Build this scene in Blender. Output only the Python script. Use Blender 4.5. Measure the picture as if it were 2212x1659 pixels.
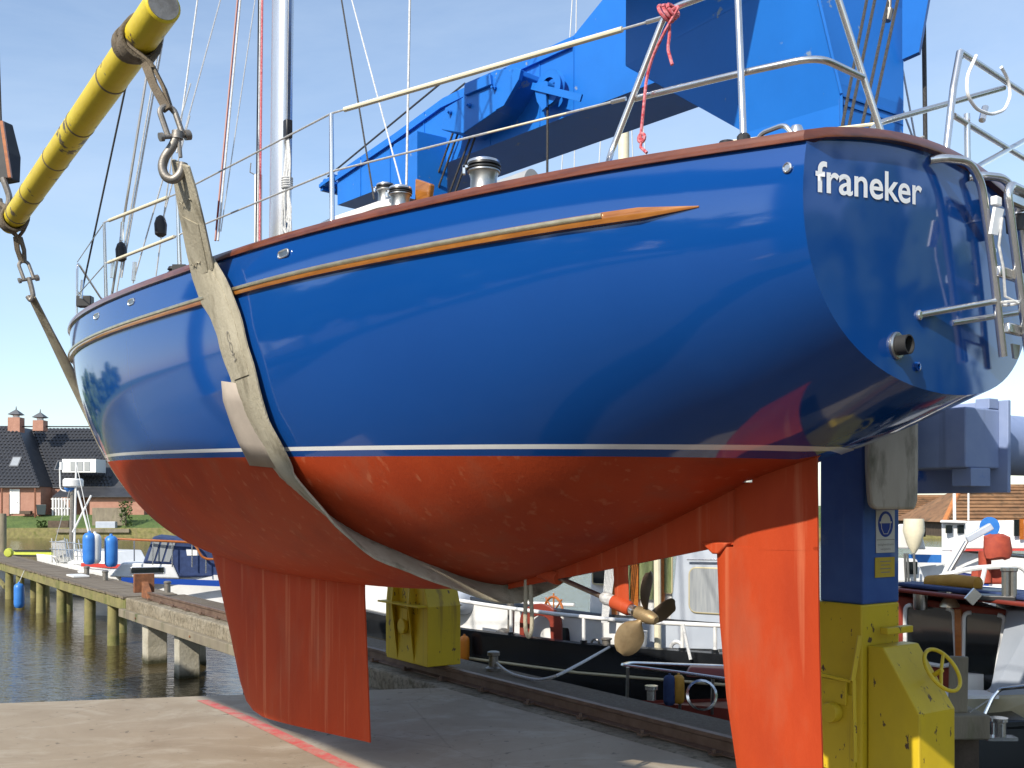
import bpy, bmesh, math, random
from mathutils import Vector, Matrix
random.seed(7)
scene = bpy.context.scene
for o in list(bpy.data.objects): bpy.data.objects.remove(o)
COL = scene.collection
# ------------------------------------------------------------------ camera
F, CX, Y0, H = 2250.0, 1106.0, 1090.0, 2.0      # photo measured at 2212 x 1659 pixels, eye 2 m above the slab
cam = bpy.data.cameras.new('camera'); co = bpy.data.objects.new('camera', cam); COL.objects.link(co)
co.location = (0, 0, H); co.rotation_euler = (math.radians(90), 0, 0)
cam.sensor_width = 36; cam.lens = F / 2212 * 36; cam.shift_y = (Y0 - 829.5) / 2212
cam.clip_end = 6000; cam.clip_start = .05
scene.camera = co
# ------------------------------------------------------------------ light
SUN_AZ, SUN_EL = -34.0, 37.0                      # degrees right of straight behind the camera; height
az, el = math.radians(SUN_AZ), math.radians(SUN_EL)
tosun = Vector((math.sin(az) * math.cos(el), -math.cos(az) * math.cos(el), math.sin(el)))
sl = bpy.data.lights.new('sun', 'SUN'); so = bpy.data.objects.new('sun', sl); COL.objects.link(so)
sl.energy = 3.7; sl.angle = math.radians(.53); sl.color = (1, .93, .82)
so.rotation_euler = tosun.to_track_quat('Z', 'Y').to_euler()
w = bpy.data.worlds.new('World'); scene.world = w; w.use_nodes = True
nt = w.node_tree; nt.nodes.clear()
sky = nt.nodes.new('ShaderNodeTexSky'); sky.sky_type = 'NISHITA'; sky.sun_disc = False
sky.sun_elevation = el; sky.sun_rotation = math.pi - az
sky.air_density = 1.0; sky.dust_density = .7; sky.ozone_density = 1.6; sky.altitude = 0
bg = nt.nodes.new('ShaderNodeBackground'); bg.inputs[1].default_value = .13
out = nt.nodes.new('ShaderNodeOutputWorld')
# thin cirrus streaks all over the sky
tc = nt.nodes.new('ShaderNodeTexCoord'); mp = nt.nodes.new('ShaderNodeMapping')
mp.inputs['Scale'].default_value = (1.1, 3.2, 5.0); mp.inputs['Rotation'].default_value = (0.2, .3, .7)
nz = nt.nodes.new('ShaderNodeTexNoise'); nz.inputs['Scale'].default_value = 1.3; nz.inputs['Detail'].default_value = 9
nz.inputs['Roughness'].default_value = .62; nz.inputs['Distortion'].default_value = .5
rp = nt.nodes.new('ShaderNodeValToRGB'); rp.color_ramp.elements[0].position = .36; rp.color_ramp.elements[1].position = .82; rp.color_ramp.elements[0].color = (.22, .22, .22, 1)
mx = nt.nodes.new('ShaderNodeMix'); mx.data_type = 'RGBA'; mx.inputs['B'].default_value = (3.6, 4.3, 5.2, 1)
mul = nt.nodes.new('ShaderNodeMath'); mul.operation = 'MULTIPLY'; mul.inputs[1].default_value = .55
nt.links.new(tc.outputs['Generated'], mp.inputs[0]); nt.links.new(mp.outputs[0], nz.inputs['Vector'])
nt.links.new(nz.outputs[0], rp.inputs[0]); nt.links.new(rp.outputs[0], mul.inputs[0]); nt.links.new(mul.outputs[0], mx.inputs['Factor'])
nt.links.new(sky.outputs[0], mx.inputs['A']); nt.links.new(mx.outputs['Result'], bg.inputs[0]); nt.links.new(bg.outputs[0], out.inputs[0])
scene.view_settings.view_transform = 'Standard'; scene.view_settings.look = 'None'
scene.view_settings.exposure = 0.7; scene.view_settings.gamma = 1; scene.view_settings.use_curve_mapping = False
scene.render.engine = 'CYCLES'
# ------------------------------------------------------------------ helpers
def W(x, y, d): return Vector(((x - CX) / F * d, d, H + (Y0 - y) / F * d))      # photo pixel + distance
def G(x, y, z=0.0):                                                             # photo pixel on a level z
    d = (H - z) * F / (y - Y0); return W(x, y, d)
def V(*a): return Vector(a)
class MB:
    def __init__(s): s.v = []; s.f = []; s.m = []
    def add(s, vs, fs, mi=0):
        b = len(s.v); s.v += [tuple(v) for v in vs]; s.f += [tuple(i + b for i in f) for f in fs]; s.m += [mi] * len(fs); return s
    def hexa(s, p, mi=0):      # 8 corners: bottom 4, top 4
        return s.add(p, [(3, 2, 1, 0), (4, 5, 6, 7), (0, 1, 5, 4), (1, 2, 6, 5), (2, 3, 7, 6), (3, 0, 4, 7)], mi)
    def box(s, c, sz, ax=None, mi=0):
        X, Y, Z = ax if ax else (V(1, 0, 0), V(0, 1, 0), V(0, 0, 1)); c = Vector(c)
        hx, hy, hz = X * sz[0] / 2, Y * sz[1] / 2, Z * sz[2] / 2
        return s.hexa([c - hx - hy - hz, c + hx - hy - hz, c + hx + hy - hz, c - hx + hy - hz,
                       c - hx - hy + hz, c + hx - hy + hz, c + hx + hy + hz, c - hx + hy + hz], mi)
    def bar(s, a, b, w_, h_, up=V(0, 0, 1), mi=0):
        a = Vector(a); b = Vector(b); X = (b - a); L = X.length; X = X / L
        Y = up.cross(X)
        if Y.length < 1e-4: Y = V(1, 0, 0).cross(X)
        Y.normalize(); Z = X.cross(Y)
        return s.box((a + b) / 2, (L, w_, h_), (X, Y, Z), mi)
    def prism(s, poly, vec, mi=0):
        n = len(poly); vec = Vector(vec); p = [Vector(q) for q in poly]
        vs = p + [q + vec for q in p]
        return s.add(vs, [tuple(range(n - 1, -1, -1)), tuple(range(n, 2 * n))] + [(i, (i + 1) % n, n + (i + 1) % n, n + i) for i in range(n)], mi)
    def tube(s, pts, r, n=8, mi=0, closed=False, caps=True):
        p = [Vector(q) for q in pts]; N = len(p); rs = r if isinstance(r, (list, tuple)) else [r] * N
        rings = []; prev = None
        for i in range(N):
            if closed: t = p[(i + 1) % N] - p[i - 1]
            else: t = p[min(i + 1, N - 1)] - p[max(i - 1, 0)]
            t.normalize()
            if prev is None:
                u = t.cross(V(0, 0, 1))
                if u.length < 1e-3: u = t.cross(V(1, 0, 0))
            else: u = prev - t * prev.dot(t)
            u.normalize(); prev = u; v_ = t.cross(u)
            rings.append([p[i] + (u * math.cos(2 * math.pi * k / n) + v_ * math.sin(2 * math.pi * k / n)) * rs[i] for k in range(n)])
        vs = [q for ring in rings for q in ring]; fs = []
        for i in range(N if closed else N - 1):
            j = (i + 1) % N
            for k in range(n): fs.append((i * n + k, i * n + (k + 1) % n, j * n + (k + 1) % n, j * n + k))
        if caps and not closed: fs += [tuple(range(n - 1, -1, -1)), tuple((N - 1) * n + k for k in range(n))]
        return s.add(vs, fs, mi)
    def lathe(s, prof, n=24, c=(0, 0, 0), ax=None, mi=0, caps=True):   # prof: (r, h) pairs along the Z axis
        X, Y, Z = ax if ax else (V(1, 0, 0), V(0, 1, 0), V(0, 0, 1)); c = Vector(c); vs = []; fs = []
        for r, h in prof: vs += [c + Z * h + (X * math.cos(2 * math.pi * k / n) + Y * math.sin(2 * math.pi * k / n)) * r for k in range(n)]
        for i in range(len(prof) - 1):
            for k in range(n): fs.append((i * n + k, i * n + (k + 1) % n, (i + 1) * n + (k + 1) % n, (i + 1) * n + k))
        if caps: fs += [tuple(range(n - 1, -1, -1)), tuple((len(prof) - 1) * n + k for k in range(n))]
        return s.add(vs, fs, mi)
    def grid(s, rows, mi=0, flip=False):
        n = len(rows[0]); vs = [q for r in rows for q in r]; fs = []
        for i in range(len(rows) - 1):
            for k in range(n - 1):
                q = (i * n + k, i * n + k + 1, (i + 1) * n + k + 1, (i + 1) * n + k); fs.append(q[::-1] if flip else q)
        return s.add(vs, fs, mi)
    def loft(s, rings, mi=0, caps=True):      # closed rings of equal length
        n = len(rings[0]); vs = [q for r in rings for q in r]; fs = []
        for i in range(len(rings) - 1):
            for k in range(n): fs.append((i * n + k, i * n + (k + 1) % n, (i + 1) * n + (k + 1) % n, (i + 1) * n + k))
        if caps: fs += [tuple(range(n - 1, -1, -1)), tuple((len(rings) - 1) * n + k for k in range(n))]
        return s.add(vs, fs, mi)
    def build(s, name, mat, parent=None, smooth=True, ang=35, bevel=0, fix=True):
        me = bpy.data.meshes.new(name); me.from_pydata(s.v, [], s.f)
        mats = mat if isinstance(mat, (list, tuple)) else [mat]
        for m in mats: me.materials.append(m)
        if len(mats) > 1: me.polygons.foreach_set('material_index', s.m)
        if fix:
            b = bmesh.new(); b.from_mesh(me); bmesh.ops.remove_doubles(b, verts=b.verts, dist=1e-5)
            bmesh.ops.recalc_face_normals(b, faces=b.faces); b.to_mesh(me); b.free()
        if smooth:
            me.polygons.foreach_set('use_smooth', [True] * len(me.polygons)); me.set_sharp_from_angle(angle=math.radians(ang))
        o = bpy.data.objects.new(name, me); COL.objects.link(o)
        if bevel:
            bv = o.modifiers.new('bevel', 'BEVEL'); bv.width = bevel; bv.segments = 2; bv.limit_method = 'ANGLE'; bv.angle_limit = math.radians(40)
            bv.harden_normals = False
        if parent is not None:
            o.parent = parent; pl = V(0, 0, 0); q = parent
            while q is not None: pl = pl + Vector(q.location); q = q.parent
            o.location = -pl
        return o
def recenter(o):                    # put a lone mesh's origin at the base of the thing
    xs = [v.co for v in o.data.vertices]; c = V(sum(v.x for v in xs) / len(xs), sum(v.y for v in xs) / len(xs), min(v.z for v in xs))
    o.data.transform(Matrix.Translation(-c)); o.location = Vector(o.location) + c; return o
def tag(o, label, cat, group=None):
    o['label'] = label; o['category'] = cat
    if group: o['group'] = group
    if o.type == 'MESH' and not o.children: recenter(o)
    return o
def thing(name, loc, label, cat, group=None):
    o = bpy.data.objects.new(name, None); COL.objects.link(o); o.location = loc; o.empty_display_size = .2
    o['label'] = label; o['category'] = cat
    if group: o['group'] = group
    return o
def struct(o, kind='structure'): o['kind'] = kind; return o
def copy_tree(o, parent=None):
    c = o.copy(); COL.objects.link(c); c.parent = parent
    for ch in list(o.children): copy_tree(ch, c)
    return c
def arc(c, X, Y, r, a0, a1, n=8): return [Vector(c) + (X * math.cos(a0 + (a1 - a0) * i / n) + Y * math.sin(a0 + (a1 - a0) * i / n)) * r for i in range(n + 1)]
def roundcorner(pts, r=.06, n=5):       # fillet a polyline
    p = [Vector(q) for q in pts]; o = [p[0]]
    for a, b, c in zip(p, p[1:], p[2:]):
        u = (a - b); v_ = (c - b); d = min(r, u.length * .45, v_.length * .45); u.normalize(); v_.normalize()
        s0, s1 = b + u * d, b + v_ * d
        for i in range(n + 1):
            t = i / n; o.append(s0 * (1 - t) ** 2 + b * 2 * t * (1 - t) + s1 * t * t)
    return o + [p[-1]]
# ------------------------------------------------------------------ materials
def mat(name, c1, c2=None, sc=4, rough=.5, metal=0, bump=0, bsc=None, coat=0, stretch=(1, 1, 1), spec=.5, c3=None, p3=(.62, .68), sc3=8, rvar=0, coatr=.03, det=6, trans=0, alpha=1, ior=1.45, pos=(.35, .65)):
    m = bpy.data.materials.new(name); m.use_nodes = True; t = m.node_tree; b = t.nodes['Principled BSDF']
    b.inputs['Base Color'].default_value = (*c1, 1); b.inputs['Roughness'].default_value = rough; b.inputs['Metallic'].default_value = metal
    b.inputs['Specular IOR Level'].default_value = spec; b.inputs['Coat Weight'].default_value = coat; b.inputs['Coat Roughness'].default_value = coatr
    b.inputs['Transmission Weight'].default_value = trans; b.inputs['IOR'].default_value = ior; b.inputs['Alpha'].default_value = alpha
    g = t.nodes.new('ShaderNodeTexCoord'); mp = t.nodes.new('ShaderNodeMapping'); mp.inputs['Scale'].default_value = stretch
    t.links.new(g.outputs['Object'], mp.inputs[0])
    def noise(scale, d=det):
        n = t.nodes.new('ShaderNodeTexNoise'); n.inputs['Scale'].default_value = scale; n.inputs['Detail'].default_value = d
        n.inputs['Roughness'].default_value = .6; t.links.new(mp.outputs[0], n.inputs['Vector']); return n
    col = None
    if c2 is not None:
        n = noise(sc); r = t.nodes.new('ShaderNodeValToRGB'); r.color_ramp.elements[0].position = pos[0]; r.color_ramp.elements[1].position = pos[1]
        r.color_ramp.elements[0].color = (*c1, 1); r.color_ramp.elements[1].color = (*c2, 1)
        t.links.new(n.outputs[0], r.inputs[0]); col = r.outputs[0]
        if rvar:
            q = t.nodes.new('ShaderNodeMapRange'); q.inputs[3].default_value = rough - rvar; q.inputs[4].default_value = rough + rvar
            t.links.new(n.outputs[0], q.inputs[0]); t.links.new(q.outputs[0], b.inputs['Roughness'])
    if c3 is not None:
        n = noise(sc3, 8); r = t.nodes.new('ShaderNodeValToRGB'); r.color_ramp.elements[0].position = p3[0]; r.color_ramp.elements[1].position = p3[1]
        t.links.new(n.outputs[0], r.inputs[0]); x = t.nodes.new('ShaderNodeMix'); x.data_type = 'RGBA'
        t.links.new(r.outputs[0], x.inputs['Factor'])
        if col is not None: t.links.new(col, x.inputs['A'])
        else: x.inputs['A'].default_value = (*c1, 1)
        x.inputs['B'].default_value = (*c3, 1); col = x.outputs['Result']
    if col is not None: t.links.new(col, b.inputs['Base Color'])
    if bump:
        n = noise(bsc or sc * 4, 5); u = t.nodes.new('ShaderNodeBump'); u.inputs['Strength'].default_value = bump; u.inputs['Distance'].default_value = .02
        t.links.new(n.outputs[0], u.inputs['Height']); t.links.new(u.outputs[0], b.inputs['Normal'])
    return m
M = {}
M['hull'] = mat('navy_gloss_paint', (.0040, .053, .232), (.0045, .057, .244), sc=.9, rough=.5, coat=1, coatr=.07, spec=0.0, bump=.012, bsc=1.3)
M['anti'] = mat('red_antifouling', (.36, .042, .011), (.45, .060, .015), sc=1.6, rough=.55, bump=.10, bsc=55, stretch=(1, 1, .35), c3=(.33, .075, .035), p3=(.52, .78), sc3=3.2, rvar=.12, spec=.22)
M['boot'] = mat('white_boot_stripe', (.84, .83, .80), (.78, .77, .74), sc=6, rough=.3, coat=.6)
M['teak'] = mat('varnished_mahogany', (.105, .028, .012), (.175, .050, .020), sc=3, rough=.3, coat=.7, coatr=.1, stretch=(2, 2, 14), bump=.04, bsc=50)
M['teak2'] = mat('honey_varnished_wood', (.25, .088, .016), (.37, .145, .028), sc=3, rough=.25, coat=.8, coatr=.08, stretch=(2, 2, 14))
M['steel'] = mat('polished_stainless', (.80, .79, .77), (.70, .69, .67), sc=9, rough=.2, metal=.9, rvar=.06)
M['steel2'] = mat('dull_stainless', (.50, .49, .47), (.38, .37, .35), sc=14, rough=.34, metal=1, rvar=.08)
M['brass'] = mat('pale_brass_strip', (.70, .60, .40), (.55, .45, .28), sc=12, rough=.3, metal=.85)
M['white'] = mat('white_gelcoat', (.80, .80, .79), (.74, .74, .72), sc=5, rough=.28, coat=.4)
M['letter'] = mat('white_vinyl', (.86, .86, .85), rough=.4)
M['cream'] = mat('cream_plastic_tube', (.72, .66, .48), (.62, .57, .42), sc=8, rough=.45)
M['wire'] = mat('rigging_wire', (.62, .62, .60), (.45, .45, .44), sc=60, rough=.35, metal=.4)
M['darkwire'] = mat('greased_steel_rope', (.05, .048, .045), (.09, .085, .08), sc=90, rough=.5, metal=.4, bump=.6, bsc=160)
M['alu'] = mat('anodised_aluminium', (.66, .67, .68), (.58, .59, .60), sc=4, rough=.26, metal=.75, stretch=(4, 4, .4))
M['grey'] = mat('grey_boom_cover', (.34, .35, .36), (.28, .29, .30), sc=4, rough=.6)
M['black'] = mat('black_plastic', (.015, .015, .017), (.03, .03, .03), sc=9, rough=.4)
M['rubber'] = mat('black_rubber', (.02, .02, .02), rough=.75)
M['redrope'] = mat('red_braided_rope', (.42, .035, .05), (.62, .25, .27), sc=70, rough=.85)
M['whiterope'] = mat('white_braided_rope', (.66, .66, .64), (.42, .43, .44), sc=60, rough=.9)
M['sling'] = mat('worn_canvas_sling', (.43, .39, .29), (.32, .285, .205), sc=5, rough=.9, bump=.5, bsc=90, stretch=(1, 1, .35), c3=(.15, .13, .085), p3=(.52, .72), sc3=7)
M['slingdark'] = mat('dirty_webbing', (.19, .155, .11), (.115, .092, .065), sc=9, rough=.9, bump=.5, bsc=80)
M['pad'] = mat('beige_pad', (.40, .34, .28), (.34, .29, .24), sc=6, rough=.85)
M['galv'] = mat('galvanised_steel', (.30, .28, .25), (.20, .18, .155), sc=16, rough=.5, metal=.7, bump=.1)
M['ybar'] = mat('scuffed_yellow_bar', (.62, .46, .02), (.70, .55, .03), sc=4, rough=.45, c3=(.13, .095, .055), p3=(.585, .615), sc3=4.6, bump=.12, bsc=30)
M['yellow'] = mat('chipped_yellow_paint', (.64, .46, .016), (.54, .385, .018), sc=2.2, rough=.5, c3=(.09, .055, .03), p3=(.635, .655), sc3=13, bump=.08, bsc=22, stretch=(1, 1, .6))
M['cblue'] = mat('crane_blue_paint', (.011, .155, .56), (.009, .135, .50), sc=1.5, rough=.42, bump=.04, bsc=12, c3=(.20, .27, .36), p3=(.66, .70), sc3=6)
M['cnavy'] = mat('leg_blue_paint', (.024, .075, .26), (.045, .115, .33), sc=2.5, rough=.5, c3=(.16, .22, .34), p3=(.60, .72), sc3=2.6, bump=.06, bsc=20)
M['cpale'] = mat('faded_blue_paint', (.21, .275, .45), (.27, .335, .50), sc=2.6, rough=.62, c3=(.045, .15, .46), p3=(.63, .72), sc3=3.4, bump=.05)
M['palepad'] = mat('stained_beige_plate', (.43, .385, .30), (.34, .30, .225), sc=2.4, rough=.7, c3=(.14, .13, .085), p3=(.54, .72), sc3=4.0, stretch=(2.2, 2.2, .5), bump=.1)
M['bronze'] = mat('dull_bronze', (.36, .26, .135), (.25, .175, .09), sc=10, rough=.5, metal=.45, bump=.12, bsc=60)
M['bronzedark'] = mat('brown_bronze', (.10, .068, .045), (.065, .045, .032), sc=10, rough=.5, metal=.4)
M['shaft'] = mat('worn_shaft', (.26, .20, .16), (.17, .13, .10), sc=18, rough=.4, metal=.8)
M['zinc'] = mat('zinc_anode', (.62, .62, .61), (.42, .42, .42), sc=26, rough=.7, metal=.3, bump=.6, bsc=40)
M['rust'] = mat('rusty_steel', (.26, .105, .045), (.15, .062, .032), sc=9, rough=.85, bump=.3, bsc=60)
M['rail'] = mat('rail_steel', (.115, .070, .048), (.18, .12, .085), sc=6, rough=.6, metal=.25, bump=.15, bsc=40)
M['wood'] = mat('weathered_grey_wood', (.17, .145, .105), (.25, .215, .15), sc=3, rough=.9, bump=.4, bsc=24, stretch=(1, 1, .3), c3=(.075, .09, .03), p3=(.56, .72), sc3=2.5)
M['plank'] = mat('weathered_deck_plank', (.20, .165, .12), (.13, .105, .078), sc=5, rough=.9, bump=.35, bsc=30)
M['mosswood'] = mat('algae_timber', (.245, .22, .085), (.17, .15, .065), sc=3, rough=.9, bump=.4, bsc=24, c3=(.11, .125, .03), p3=(.5, .7), sc3=2.2)
M['barn'] = mat('dark_wood', (.07, .05, .035), (.11, .08, .055), sc=5, rough=.85, bump=.3)
M['glass'] = mat('dark_window_glass', (.012, .016, .018), rough=.06, spec=.8, coat=.5)
M['paleglass'] = mat('curtained_glass', (.26, .28, .30), (.34, .36, .37), sc=4, rough=.12, coat=.6, stretch=(9, 9, .6))
M['green'] = mat('green_reflection_painted_glass', (.12, .15, .06), (.22, .25, .12), sc=9, rough=.12, coat=.6, stretch=(3, 3, .5))  # green reflections painted into the glass colour
M['bblack'] = mat('black_hull_paint', (.008, .009, .011), (.016, .018, .021), sc=1.6, rough=.25, coat=.5, coatr=.12)
M['bgrey'] = mat('pale_grey_paint', (.42, .46, .52), (.36, .40, .46), sc=2, rough=.4)
M['bwhite'] = mat('boat_white_paint', (.74, .74, .73), (.64, .64, .62), sc=2.5, rough=.4)
M['bred'] = mat('oxide_red_paint', (.22, .035, .02), (.17, .028, .018), sc=3, rough=.45)
M['brightred'] = mat('red_cover_fabric', (.40, .07, .035), (.30, .05, .03), sc=7, rough=.75, bump=.2)
M['orangewood'] = mat('orange_varnish', (.42, .13, .02), (.30, .085, .014), sc=4, rough=.3, coat=.5, stretch=(3, 3, 8))
M['bcream'] = mat('cream_hull_paint', (.52, .45, .27), (.45, .39, .23), sc=3, rough=.5)
M['navycloth'] = mat('navy_canvas', (.018, .035, .10), (.03, .055, .15), sc=7, rough=.8, bump=.2)
M['bluestripe'] = mat('blue_stripe_paint', (.012, .06, .32), rough=.35)
M['redstripe'] = mat('red_stripe_paint', (.48, .05, .04), rough=.4)
M['fender'] = mat('blue_vinyl_fender', (.03, .16, .50), (.045, .20, .56), sc=5, rough=.38)
M['orange'] = mat('orange_plastic', (.62, .19, .012), rough=.4)
M['greyrub'] = mat('grey_inflatable_fabric', (.40, .44, .50), (.46, .50, .56), sc=3, rough=.5)
M['tarp'] = mat('ochre_tarpaulin', (.50, .26, .03), (.40, .19, .02), sc=4, rough=.6, bump=.2)
M['teal'] = mat('teal_plastic', (.02, .30, .22), rough=.5)
M['lime'] = mat('lime_cover', (.42, .46, .06), (.36, .40, .05), sc=5, rough=.6)
M['brick'] = mat('pink_brick', (.40, .215, .155), (.34, .175, .125), sc=2.5, rough=.9, bump=.2, bsc=30)
M['tile'] = mat('black_glazed_tile', (.030, .032, .038), (.048, .050, .056), sc=1.5, rough=.42, bump=.1)
M['browntile'] = mat('brown_clay_tile', (.19, .10, .05), (.27, .145, .07), sc=1.1, rough=.85, c3=(.10, .065, .035), p3=(.5, .7), sc3=2.5)
M['orangetile'] = mat('orange_ridge_tile', (.52, .20, .06), (.42, .15, .05), sc=3, rough=.8)
M['wallwhite'] = mat('white_house_paint', (.78, .78, .76), rough=.6)
M['lead'] = mat('lead_grey', (.10, .105, .115), rough=.6)
M['bin'] = mat('dark_green_bin', (.03, .045, .05), rough=.5)
M['leaf'] = mat('shrub_leaf', (.055, .10, .025), (.085, .14, .035), sc=8, rough=.7)
M['signblue'] = mat('sign_blue', (.01, .035, .22), rough=.5)
M['signwhite'] = mat('sign_cream', (.55, .52, .45), (.48, .45, .38), sc=9, rough=.6)
M['signyellow'] = mat('sign_yellow', (.52, .37, .03), (.46, .31, .03), sc=7, rough=.55)
M['ink'] = mat('faded_ink', (.22, .20, .17), rough=.7)

def add_streaks(m, col, scale=(16, 16, .5), lo=.60, hi=.72, fac=.55, sc=1.0):     # pale vertical brush and drip marks
    t = m.node_tree; b = t.nodes['Principled BSDF']; old = b.inputs['Base Color'].links[0].from_socket
    g = t.nodes.new('ShaderNodeTexCoord'); mp = t.nodes.new('ShaderNodeMapping'); mp.inputs['Scale'].default_value = scale; t.links.new(g.outputs['Object'], mp.inputs[0])
    n = t.nodes.new('ShaderNodeTexNoise'); n.inputs['Scale'].default_value = sc; n.inputs['Detail'].default_value = 4; t.links.new(mp.outputs[0], n.inputs['Vector'])
    r = t.nodes.new('ShaderNodeValToRGB'); r.color_ramp.elements[0].position = lo; r.color_ramp.elements[1].position = hi; r.color_ramp.elements[1].color = (fac, fac, fac, 1)
    t.links.new(n.outputs[0], r.inputs[0]); x = t.nodes.new('ShaderNodeMix'); x.data_type = 'RGBA'; x.inputs['B'].default_value = (*col, 1)
    t.links.new(r.outputs[0], x.inputs['Factor']); t.links.new(old, x.inputs['A']); t.links.new(x.outputs['Result'], b.inputs['Base Color'])
add_streaks(M['anti'], (.52, .16, .075), (13, 13, .45), .60, .70, .5)
add_streaks(M['anti'], (.20, .022, .010), (2.5, 2.5, .8), .56, .80, .5)
add_streaks(M['yellow'], (.20, .12, .03), (9, 9, .5), .62, .74, .7)
add_streaks(M['cnavy'], (.14, .19, .30), (9, 9, .5), .60, .74, .5)
add_streaks(M['cpale'], (.10, .12, .18), (10, 10, .6), .62, .76, .5)
M['hull'].node_tree.nodes['Principled BSDF'].inputs['Coat IOR'].default_value = 1.68
# ------------------------------------------------------------------ custom surface materials
def nodemat(name):
    m = bpy.data.materials.new(name); m.use_nodes = True; return m, m.node_tree, m.node_tree.nodes['Principled BSDF']
def N(t, kind, **kw):
    n = t.nodes.new(kind)
    for k, v in kw.items():
        if k in n.inputs: n.inputs[k].default_value = v
        else: setattr(n, k, v)
    return n
def ramp(t, src, *els):
    r = t.nodes.new('ShaderNodeValToRGB'); e = r.color_ramp.elements
    while len(e) < len(els): e.new(.5)
    for q, (p, c) in zip(e, els): q.position = p; q.color = (*c, 1) if len(c) == 3 else c
    t.links.new(src, r.inputs[0]); return r.outputs[0]
def mixc(t, f, a, b, mode='MIX'):
    x = t.nodes.new('ShaderNodeMix'); x.data_type = 'RGBA'; x.blend_type = mode
    for s, v in ((x.inputs['Factor'], f), (x.inputs['A'], a), (x.inputs['B'], b)):
        if isinstance(v, (int, float)): s.default_value = v
        elif isinstance(v, tuple): s.default_value = (*v, 1)
        else: t.links.new(v, s)
    return x.outputs['Result']
def pos(t, scale=(1, 1, 1), rot=(0, 0, 0)):
    g = t.nodes.new('ShaderNodeNewGeometry'); mp = t.nodes.new('ShaderNodeMapping'); mp.inputs['Scale'].default_value = scale; mp.inputs['Rotation'].default_value = rot
    t.links.new(g.outputs['Position'], mp.inputs[0]); return mp.outputs[0]
def noise(t, vec, scale, detail=6, rough=.6, dist=0):
    n = t.nodes.new('ShaderNodeTexNoise'); n.inputs['Scale'].default_value = scale; n.inputs['Detail'].default_value = detail
    n.inputs['Roughness'].default_value = rough; n.inputs['Distortion'].default_value = dist; t.links.new(vec, n.inputs['Vector']); return n.outputs[0]
def bump(t, b, h, strength=.3, dist=.02):
    u = t.nodes.new('ShaderNodeBump'); u.inputs['Strength'].default_value = strength; u.inputs['Distance'].default_value = dist
    t.links.new(h, u.inputs['Height']); t.links.new(u.outputs[0], b.inputs['Normal'])
# slab concrete
m, t, b = nodemat('slab_concrete'); p = pos(t)
c = ramp(t, noise(t, p, .55, 8, .65, .6), (.30, (.235, .185, .125)), (.55, (.31, .255, .18)), (.75, (.37, .32, .24)))
c = mixc(t, ramp(t, noise(t, pos(t, (.8, 1.05, 1)), 1.0, 9, .7, 1.6), (.48, (0, 0, 0)), (.72, (1, 1, 1))), c, (.40, .355, .275))
c = mixc(t, ramp(t, noise(t, p, 2.7, 8, .7, .5), (.60, (0, 0, 0)), (.70, (.55, .55, .55))), c, (.19, .145, .095))
c = mixc(t, ramp(t, noise(t, p, 9, 4, .6), (.64, (0, 0, 0)), (.68, (.9, .9, .9))), c, (.15, .12, .085))
cr_ = t.nodes.new('ShaderNodeTexVoronoi'); cr_.feature = 'DISTANCE_TO_EDGE'; cr_.inputs['Scale'].default_value = .42; t.links.new(mixc(t, .12, p, N(t, 'ShaderNodeTexNoise', Scale=1.6, Detail=6.0).outputs['Color']), cr_.inputs['Vector'])
c = mixc(t, ramp(t, cr_.outputs['Distance'], (.0008, (.30, .30, .30)), (.003, (0, 0, 0))), c, (.12, .095, .065))
c = mixc(t, ramp(t, noise(t, p, 45, 3, .6), (.3, (.86, .86, .86)), (.7, (1.08, 1.08, 1.08))), c, c)
t.links.new(c, b.inputs['Base Color']); b.inputs['Roughness'].default_value = .78
bump(t, b, noise(t, p, 38, 6, .7), .25, .01); M['slab'] = m
# worn red line paint
m, t, b = nodemat('worn_red_line'); p = pos(t)
c = mixc(t, ramp(t, noise(t, p, 6, 9, .75), (.40, (.05, .05, .05)), (.62, (.95, .95, .95))), (.54, .065, .06), (.40, .27, .20))
t.links.new(c, b.inputs['Base Color']); b.inputs['Roughness'].default_value = .7; M['redline'] = m
# rough quay concrete
m, t, b = nodemat('quay_concrete'); p = pos(t)
c = ramp(t, noise(t, p, 1.6, 9, .7), (.28, (.17, .135, .085)), (.5, (.30, .255, .18)), (.72, (.40, .36, .28)))
c = mixc(t, ramp(t, noise(t, p, 13, 6, .7), (.46, (0, 0, 0)), (.62, (.8, .8, .8))), c, (.12, .10, .06))
t.links.new(c, b.inputs['Base Color']); b.inputs['Roughness'].default_value = .92
bump(t, b, noise(t, p, 16, 9, .75), .9, .05); M['conc'] = m
m, t, b = nodemat('gravelly_quay_top'); p = pos(t)
c = ramp(t, noise(t, p, 22, 8, .8), (.3, (.075, .058, .04)), (.55, (.15, .12, .085)), (.8, (.30, .26, .20)))
c = mixc(t, ramp(t, noise(t, p, 1.3, 6, .6), (.4, (0, 0, 0)), (.7, (.6, .6, .6))), c, (.10, .07, .045))
t.links.new(c, b.inputs['Base Color']); b.inputs['Roughness'].default_value = .95
bump(t, b, noise(t, p, 40, 8, .8), .8, .03); M['gravel'] = m
m, t, b = nodemat('bounce_cutting_asphalt'); p = pos(t)
c = ramp(t, noise(t, p, 3, 8, .7), (.3, (.035, .034, .033)), (.7, (.062, .06, .057)))
t.links.new(c, b.inputs['Base Color']); b.inputs['Roughness'].default_value = .9; bump(t, b, noise(t, p, 60, 5), .5, .01); M['asphalt'] = m
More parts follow.
